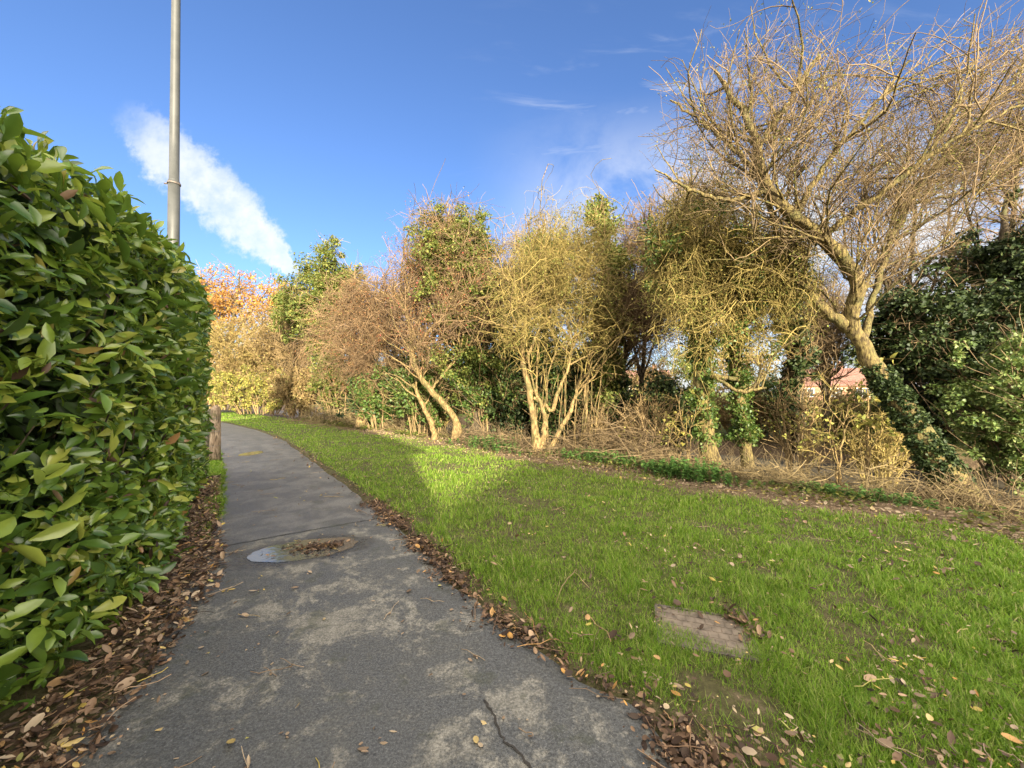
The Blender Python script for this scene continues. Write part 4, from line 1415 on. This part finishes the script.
def lamp_post():
    d = 9.3
    b = at(171, 466, d); b[2] = 0
    root = thing('lamp_post', b, 'tall grey steel lamp post rising behind the hedge', 'lamp post')
    px = lambda v: v * d / F
    top = at(176, 0, d)
    r1, r0 = px(4.15), px(5.0)
    zb = at(171, 182, d)[2]
    lean = (top - b); lean = lean / lean[2]
    def col(z0, z1, ra, rb, A, k=20):
        zz = np.linspace(z0, z1, 6)
        P = np.array([b + lean * z for z in zz])[None]
        A.tubes(P, np.linspace(ra, rb, 6)[None], k, True)
        return A
    col(0, zb, r0, r0 * .97, Acc()).build('lower_column', M['pole'], root)
    col(zb, zb + .05, r0 * .97, r1 * 1.0, Acc()).build('shoulder', M['pole'], root)
    col(zb + .05, top[2] + 1.2, r1, r1 * .82, Acc()).build('upper_column', M['pole'], root)
    A = Acc(); col(zb - .06, zb - .025, r0 * 1.10, r0 * 1.10, A)
    c = b + lean * (zb - .043)
    A.box(c + np.array([-r0 * 1.45, -.02, 0]), (.09, .03, .025))
    A.build('clamp_band', M['band'], root)
    e = b + lean * (top[2] + 1.2)
    A = Acc().box(e + np.array([.22, 0, .05]), (.62, .2, .09)); A.build('lantern', M['pole'], root)


def fence():
    d = 8.9
    b = at(215, 462, d); b[2] = -.02
    root = thing('wire_fence', b, 'weathered round topped timber fence post with wires at the far end of the hedge', 'fence')
    h = (462 - 405) * d / F
    r = .105
    A = Acc().lathe(b, [(0, r), (h * .3, r * 1.01), (h * .62, r * .97), (h * .655, r * .90), (h * .68, r * .95), (h * .9, r * .93), (h * .955, r * .80), (h * .985, r * .52), (h, r * .15)], 18)
    A.build('post', M['timber'], root)
    b2 = at(208, 462, d + .5); b2[2] = -.02
    A = Acc().box(b2 + np.array([0, 0, h * .46]), (.07, .09, h * .92)); A.build('post', M['timber_cap'], root)
    t = nrm(np.array([-4.45 + 3.12, 5.5 - 3.64, 0]))
    for z in (.3, .55, .78):
        o = Acc()
        s0 = b + np.array([0, 0, h * z]) + np.array([-r, 0, 0])
        P = np.stack([s0 - t * k * .35 + np.array([-.05 * k * .35, 0, -.006 * k]) for k in range(-5, 9)])[None]
        o.tubes(P, np.full((1, 14), .004), 5)
        a = np.linspace(0, 2 * np.pi, 14)
        ring = np.stack([b[0] + np.cos(a) * (r + .004), b[1] + np.sin(a) * (r + .004), b[2] + h * z + .01 * np.sin(a)], -1)[None]
        o.tubes(ring, np.full((1, 14), .004), 5)
        o.build('wire', M['wire'], root)


def slab():
    c = gnd(703, 634); c[2] = .022
    root = thing('paving_slab', c, 'brown brick patterned cover set in the lawn, half overgrown with grass', 'cover')
    a = R_(-18)
    ax = np.array([[math.cos(a), math.sin(a), 0], [-math.sin(a), math.cos(a), 0], [0, 0, 1]])
    Acc().box(c + np.array([0, 0, -.02]), (.56, .44, .05), ax).build('base', M['concrete'], root, smooth=False)
    A = Acc()
    for i in range(9):
        for j in range(6):
            u = -.245 + i * .06 + (.03 if j % 2 else 0)
            v = -.18 + j * .07
            if u > .26: continue
            A.box(c + ax[0] * u + ax[1] * v + np.array([0, 0, .0055]), (.053, .062, .005), ax)
    A.build('raised_pattern', M['concrete'], root, smooth=False)
    Rm = Acc()
    for du, dv, sx, sy in ((0, .222, .575, .022), (0, -.222, .575, .022), (-.283, 0, .022, .42), (.283, 0, .022, .42)):
        Rm.box(c + ax[0] * du + ax[1] * dv + np.array([0, 0, -.01]), (sx, sy, .04), ax)
    Rm.build('rim', M['band'], root, smooth=False)
    Acc().lathe(c + ax[0] * -.23 + ax[1] * .19 + np.array([0, 0, .002]), [(0, .018), (.02, .017), (.022, .010)], 12).build('lifting_stud', M['band'], root)


def stick():
    pts = [(556, 607, 0), (560, 600, 0), (566, 591, 0), (573, 584, 0), (577, 577, 0)]
    w = np.array([gnd(*p[:2]) for p in pts]); w[:, 2] = [.03, .06, .085, .09, .07]
    P, R = resample_w(np.c_[w, [.004, .004, .0045, .004, .003]], 16, .002)
    o = Acc().tubes(P[None], R[None], 6, True).build('fallen_stick', M['straw'])
    tag(o, 'pale curved stick lying in the lawn near the leaf drift', 'stick')


def house(name, label, c, yaw, L, W, eave, ridge, wall, hip=0.0, windows=(), group=None, chim=True):
    """gabled or hipped house: c its middle on the ground, L along the ridge"""
    root = thing(name, c, label, 'house', group)
    ca, sa = math.cos(yaw), math.sin(yaw)
    ax = np.array([[ca, sa, 0], [-sa, ca, 0], [0, 0, 1]])
    w = lambda u, v, z: np.asarray(c) + ax[0] * u + ax[1] * v + np.array([0, 0, z])
    A = Acc().box(w(0, 0, eave / 2 - .25), (L, W, eave + .5), ax)
    if hip == 0:
        for sx in (-1, 1):
            e = sx * L / 2
            A.add([w(e, -W / 2, eave), w(e, W / 2, eave), w(e, 0, ridge)], None, [[0, 1, 2]])
    A.build('wall', wall, root, smooth=False)
    o = .35
    th = .14
    Rf = Acc()
    for z in (0, th):
        pass
    lo = eave - .12
    P = [w(-L / 2 - o, -W / 2 - o, lo), w(L / 2 + o, -W / 2 - o, lo), w(L / 2 + o, W / 2 + o, lo), w(-L / 2 - o, W / 2 + o, lo),
         w(-L / 2 + hip - (o if not hip else 0), 0, ridge), w(L / 2 - hip + (o if not hip else 0), 0, ridge)]
    P2 = [p + np.array([0, 0, th]) for p in P]
    V = P + P2
    Rf.add(V, [[0, 4, 5, 1], [2, 5, 4, 3], [6, 7, 11, 10], [8, 9, 10, 11], [0, 1, 7, 6], [2, 3, 9, 8]], [[0, 3, 4], [1, 5, 2], [6, 10, 9], [7, 8, 11]])
    Rf.add(V, [[0, 6, 9, 3], [1, 2, 8, 7]])
    rf = Rf.build('roof', M['roof'], root, smooth=False)
    if chim:
        Acc().box(w(L * .28, .3, ridge + .3), (.7, .5, 1.6), ax).box(w(L * .28, .3, ridge + 1.15), (.8, .6, .12), ax).build('chimney', M['brick'], root, smooth=False)
    for (u, z, ww, hh, side) in windows:
        v = side * (W / 2 + .02)
        f = Acc()
        for du, dz, sx, sz in ((0, hh / 2, ww, .09), (0, -hh / 2, ww, .09), (-ww / 2, 0, .09, hh), (ww / 2, 0, .09, hh), (0, 0, .06, hh)):
            f.box(w(u + du, v, z + dz), (sx, .10, sz), ax)
        fo = f.build('window', M['white'], root, smooth=False)
        Acc().box(w(u, v - side * .01, z), (ww, .05, hh), ax).build('pane', M['glass'], root, smooth=False)
    return root


def houses():
    wins = [(-3, 1.5, 1.4, 1.2, -1), (0, 1.5, 1.2, 1.2, -1), (3, 1.5, 1.4, 1.2, -1), (-3, 4, 1.3, 1.1, -1), (3, 4, 1.3, 1.1, -1)]
    c = at(822, 398, 60); c[2] = .1
    house('house', 'red roofed brick house glimpsed beyond the field through the right hand trees', c, R_(-20), 9, 7, 2.5, 5.0, M['brick'], 0, [(-3, 1.4, 1.6, 1.2, -1), (0.5, 1.4, 1.4, 1.2, -1), (3.6, 1.4, 1.6, 1.2, -1)])
    c = at(640, 398, 75); c[2] = .1
    house('house', 'cream house far beyond the field behind the golden twigs', c, R_(-8), 10, 7, 3.0, 5.6, M['render'], 0, [(-3, 1.5, 1.5, 1.2, -1), (0, 1.5, 1.4, 1.2, -1), (3, 1.5, 1.5, 1.2, -1)])
    # the two houses behind the viewer whose shadows lie over path and lawn
    e = nrm(np.array([-.55, .835])); n = np.array([-e[1], e[0]])
    corner = np.array([5.64, -13.7])
    m = corner + e * 4.6 + n * 4.0
    house('house', 'tall brick house standing over the hedge behind the viewpoint', (m[0], m[1], 0), math.atan2(e[1], e[0]), 9.2, 8.0, HA[0], HA[1], M['brick'], 0, wins)
    r = nrm(np.array([.65, -.76]))
    st = np.array([10.45, -21.2]) + r * 1.0
    m = st + r * 9.0
    house('house', 'hip roofed rendered house beside the tall brick house behind the viewpoint', (m[0], m[1], 0), math.atan2(r[1], r[0]), 22.4, 8.0, HBB[0], HBB[1], M['render'], 3.0, wins)


HA = (6.2, 9.3)
HBB = (6.2, 8.0)


tree_orange()
tree_far_tan(205, 31, 312, 40, 'pale tan leafless tree just past the hedge end, below the orange oak')
tree_far_tan(245, 29, 310, 44, 'sandy coloured bare tree behind the yellow green bush')
tree_far_tan(285, 26, 300, 38, 'straw coloured thin tree left of the tall ivy clad tree', 'tanleaf', 'twig_tan')
tree_ivy_tall()
tree_hawthorn()
tree_ivy_round()
tree_leaning()
ivy_column(603, 436, 198, 10.9, 34, 'dark pillar of ivy rising behind the pale many stemmed tree', n=330, mat='ivy_olive', twigs=900, size=.07)
ivy_column(545, 440, 235, 11.6, 40, 'broad ivy covered tree hidden behind the forks of the pale many stemmed tree', n=360, mat='ivy', twigs=700, size=.075, taper=.8)
tree_multistem()
ivy_column(800, 452, 215, 8.2, 16, 'slim ivy wrapped trunk right of the golden twigs', 'ivy_dark', 130, .065, 700, -14, crad=.15)
ivy_column(962, 440, 235, 12.5, 17, 'distant ivy column standing clear against the sky at right', 'ivy', 110, .10, 400)
tree_golden()
dark_tree()
tree_big()
glossy_bush()


def bare_filler(px, base, d, top, half, label, twig='twig_red', lean=0, counts=(70, 700, 3200, 3600), bark='bark_dark', droop=0.0):
    h = base - top
    s = d / F
    limbs = [[(px, base, d, .07), (px + lean * .3, base - h * .3, d, .06), (px + lean * .8, base - h * .65, d, .04), (px + lean, top + 6, d, .01)],
             [(px + lean * .2, base - h * .25, d, .04), (px - half * .4, base - h * .6, d - .2, .025), (px - half * .6, top + h * .15, d - .3, .01)],
             [(px + lean * .2, base - h * .25, d, .04), (px + half * .4 + lean, base - h * .6, d + .2, .025), (px + half * .6 + lean, top + h * .12, d + .3, .01)]]
    env = [ell(px + lean * .7, base - h * .58, d, half, h * .46, half * s)]
    root, g = tree('bare_tree', label, limbs, env, counts, ((.5, 1.5), (.4, 1.1), (.25, .7), (.15, .4)), M[bark], M[twig], rmin=.0036 * max(1, d / 9), t0=.25, bend=((0, 0, .3), (0, 0, .1), (0, 0, -droop)))
    return root, g


bare_filler(612, 432, 11.0, 205, 52, 'grey pink bare tree with a dark trunk leaning right, left of the golden tangle', 'twig_red', 40)
bare_filler(905, 440, 9.5, 120, 70, 'thin bare tree standing behind the leaning tree', 'twig_grey', 10, (50, 350, 1200, 1300))
bare_filler(1000, 440, 9.0, 60, 80, 'upright bare tree at the right edge behind the dark ivy', 'twig_red', 20, (50, 350, 1200, 1300))
bare_filler(700, 440, 10.0, 150, 60, 'slender bare tree behind the golden tangle', 'twig_tan', -10)
bare_filler(300, 420, 24, 290, 34, 'small bare tree between the ivy clad tree and the hawthorn', 'twig_tan', 6, (50, 500, 3000, 3500))
bare_filler(525, 440, 12.4, 215, 44, 'thin reddish bare tree filling the gap left of the ivy pillar', 'twig_tan', 4, (50, 420, 2200, 2600))
bare_filler(640, 445, 11.4, 190, 44, 'wispy pinkish bare tree against the sky left of the golden tangle', 'twig_red', 10, (50, 420, 2000, 2400))
bare_filler(430, 425, 14.5, 186, 46, 'tall thin bare tree whose twigs top the round headed ivy tree', 'twig_grey', 12, (50, 380, 1500, 1800))

bare_filler(828, 446, 9.6, 262, 34, 'thin bare tree whose twigs half hide the red roofed house', 'twig_grey', -8, (50, 420, 1700, 2200))

SHR = 'shrubs at the foot of the trees'
shrub('yellow_shrub', 'yellow green bush at the end of the path below the bare trees', 262, 413, 25, 60, 50, 'yellowleaf', 330, .11, 1.8, group=SHR, crad=.28)
shrub('tan_shrub', 'sandy brown bush right of the yellow green bush', 305, 415, 22.5, 34, 50, 'tanleaf', 190, .11, 1.3, group=SHR, crad=.26)
shrub('green_shrub', 'olive green bush at the foot of the tall ivy clad tree', 345, 421, 20, 36, 70, 'ivy_olive', 220, .11, 1.2, group=SHR, crad=.28)
shrub('tan_shrub', 'tan bush half hidden by the hedge end', 216, 409, 28, 30, 50, 'tanleaf', 150, .13, 1.4, group=SHR, crad=.3)
shrub('green_shrub', 'dark green bush under the bushy hawthorn', 384, 428, 16, 34, 62, 'ivy', 220, .09, .9, group=SHR)
shrub('green_shrub', 'dark ivy bush between the leaning hawthorn and the pale many stemmed tree', 492, 441, 12.8, 46, 128, 'ivy', 420, .075, .9, group=SHR)
shrub('green_shrub', 'shadowy dark green bush close behind the forks of the leaning hawthorn', 424, 437, 13.8, 34, 100, 'ivy', 260, .08, .7, group=SHR)
shrub('twiggy_shrub', 'straw coloured twiggy bush behind the fork of the leaning hawthorn', 436, 432, 15, 22, 60, 'tanleaf', 60, .05, .7, 'twig_gold', 90, group=SHR)
shrub('twiggy_shrub', 'tangle of thin upright twigs left of the ivy wrapped trunks', 650, 452, 9.4, 34, 62, 'yellowleaf', 24, .05, .6, 'twig_tan', 26, group=SHR, nleaf=8)
shrub('twiggy_shrub', 'thin twiggy bush between the ivy trunks and the leaning tree', 800, 470, 7.9, 40, 86, 'yellowleaf', 36, .05, .5, 'twig_tan', 18, group=SHR, nleaf=8)
shrub('twiggy_shrub', 'golden dry bush right beside the dark leaning trunk', 880, 482, 7.4, 36, 66, 'tanleaf', 40, .05, .5, 'twig_gold', 26, group=SHR, nleaf=10)
shrub('twiggy_shrub', 'dry twiggy bush at the foot of the ivy pillar', 600, 446, 10.2, 40, 50, 'tanleaf', 40, .05, .6, 'twig_tan', 30, group=SHR, nleaf=10)

BGS = 'scrub bushes on the far bank'
far = [(350, 'tanleaf', 40), (400, 'ivy_olive', 46), (455, 'tanleaf', 50), (510, 'ivy', 58), (560, 'tanleaf', 74), (605, 'ivy_olive', 84), (652, 'tanleaf', 64), (700, 'ivy_olive', 30), (745, 'tanleaf', 46),
       (770, 'ivy', 52), (832, 'tanleaf', 40), (880, 'ivy_olive', 50), (930, 'tanleaf', 64), (985, 'ivy_olive', 70), (1050, 'tanleaf', 70)]
words = ['short tan', 'low olive', 'wide straw coloured', 'dark green', 'pale sandy', 'mossy green', 'ragged tan', 'very low olive', 'thin brown', 'shady green', 'low withered', 'olive leaved', 'big withered', 'broad olive', 'outermost tan']
where = ['behind the bushy hawthorn', 'left of the leaning hawthorn', 'behind the leaning hawthorn', 'behind the round headed ivy tree', 'behind the pale many stemmed tree', 'behind the ivy pillar', 'left of the ivy wrapped trunks', 'between the two ivy wrapped trunks', 'right of the ivy wrapped trunks', 'by the slim ivy trunk', 'below the red roofed house', 'behind the dark leaning trunk', 'behind the glossy shrub', 'under the dark ivy tree', 'past the right edge']
for (px, mt, hh), wd, wh in zip(far, words, where):
    w_ = 15.5 + RNG.uniform(-.8, 1.5)
    d_ = 1.41421 * w_ / (1 + (px - 512) / F)
    py = 392 + F * (CAMH - .1) / d_
    shrub('scrub_bush', wd + ' scrub bush on the far bank ' + wh, px, py, d_, 36, hh + 14, mt, 110, .012 * d_ * .5, 1.3, group=BGS, crad=.035 * d_ * .5, nleaf=36, stems=30)

FT = 'distant trees beyond the field'
for px, top, mt, d_, lb in [(420, 330, 'tanleaf', 70, 'hazy tan distant tree behind the leaning hawthorn'), (520, 335, 'ivy_olive', 75, 'distant green tree behind the pale many stemmed tree'), (585, 338, 'tanleaf', 80, 'distant tan tree left of the cream house'),
                            (690, 345, 'ivy_olive', 85, 'distant olive tree right of the cream house'), (745, 340, 'tanleaf', 78, 'distant tan tree left of the red roofed house'), (880, 335, 'ivy_olive', 70, 'distant green tree right of the red roofed house'), (960, 340, 'tanleaf', 72, 'distant tan tree behind the dark ivy tree')]:
    sz = d_ / F
    b_ = at(px, 397, d_); b_[2] = .3
    rt = thing('distant_tree', b_, lb, 'tree', FT)
    lim, lr = stack_limbs([[(px, 397, d_, .25), (px + 3, 370, d_, .18), (px, top + 8, d_, .05)], [(px, 385, d_, .15), (px - 14, 362, d_, .08), (px - 22, top + 16, d_, .03)], [(px, 385, d_, .15), (px + 14, 362, d_, .08), (px + 24, top + 18, d_, .03)]], 12)
    Acc().tubes(lim, lr, 6).build('trunk', M['bark_dark'], rt)
    A = Acc()
    clumped_leaves(A, lim[:, 3:].reshape(-1, 3), 120, 45, 2.2, 1.1, .42, KITE, [ell(px, (top + 390) / 2, d_, 34, (390 - top) / 2 + 4, 5)])
    A.build('crown', M[mt], rt)

sapling(868, 478, 6.9, 372, 'slim sapling with lime yellow leaves in front of the leaning trunk', 30, .075)
sapling(838, 486, 6.6, 405, 'small crooked sapling with a few yellow leaves left of the leaning trunk', 12, .06, lean=10)
sapling(690, 470, 8.0, 395, 'spindly sapling with scattered yellow leaves beside the left ivy trunk', 14, .06, lean=-14)

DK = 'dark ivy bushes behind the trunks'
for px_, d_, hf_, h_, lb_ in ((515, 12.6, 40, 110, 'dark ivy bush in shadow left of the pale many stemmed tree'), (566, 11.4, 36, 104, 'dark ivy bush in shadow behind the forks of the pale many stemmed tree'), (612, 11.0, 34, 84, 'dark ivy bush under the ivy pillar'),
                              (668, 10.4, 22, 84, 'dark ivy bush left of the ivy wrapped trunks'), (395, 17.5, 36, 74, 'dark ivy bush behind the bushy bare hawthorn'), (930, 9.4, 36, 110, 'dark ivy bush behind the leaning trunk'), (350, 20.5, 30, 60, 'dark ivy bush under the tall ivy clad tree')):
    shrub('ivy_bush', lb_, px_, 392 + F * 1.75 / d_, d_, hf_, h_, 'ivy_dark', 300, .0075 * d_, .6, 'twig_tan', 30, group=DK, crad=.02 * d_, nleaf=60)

undergrowth()
brush_pile('brush_pile', 'large heap of brown brushwood with long sloping branches at the foot of the ivy pillar', 618, 458, 9.0, 62, 52, 420, 'brash', .7, (.6, 1.9))
brush_pile('brush_pile', 'low brown brushwood heap left of the pale many stemmed tree', 500, 449, 10.6, 58, 22, 300, 'brash', .5, (.4, 1.2))
brush_pile('brush_pile', 'low tan brushwood heap in front of the ivy wrapped trunks', 735, 478, 7.2, 62, 20, 320, 'straw', .45, (.4, 1.1))
brush_pile('brush_pile', 'straw coloured brushwood heap in front of the leaning trunk', 855, 496, 6.4, 70, 44, 460, 'straw', .55, (.4, 1.2))
brush_pile('brush_pile', 'pinkish brown brushwood heap below the glossy shrub at the right edge', 990, 520, 5.4, 62, 42, 380, 'brash', .5, (.4, 1.2))
brush_pile('brush_pile', 'far straw coloured brushwood heap beside the bushy hawthorn', 330, 424, 19, 60, 18, 260, 'straw', .8, (.6, 1.6), .010)
brush_pile('brush_pile', 'pale brushwood heap between the hawthorn trunks', 415, 432, 15, 40, 24, 240, 'straw', .6, (.4, 1.3), .008)
weed_patch('nettle_patch', 'bright green nettle patch in front of the brushwood left of the ivy trunks', 686, 481, 7.0, 42, 20, 170, 'weed', .05)
weed_patch('nettle_patch', 'low green weeds at the foot of the pale many stemmed tree', 600, 464, 8.6, 60, 13, 170, 'weed', .045)
weed_patch('nettle_patch', 'yellow green weeds beside the leaning hawthorn trunk', 490, 452, 10.5, 44, 14, 130, 'weed', .05)
weed_patch('nettle_patch', 'low dark green weeds before the straw coloured brushwood', 850, 504, 5.9, 60, 13, 170, 'weed', .045)
houses()
all_litter()
lamp_post()
fence()
slab()
stick()
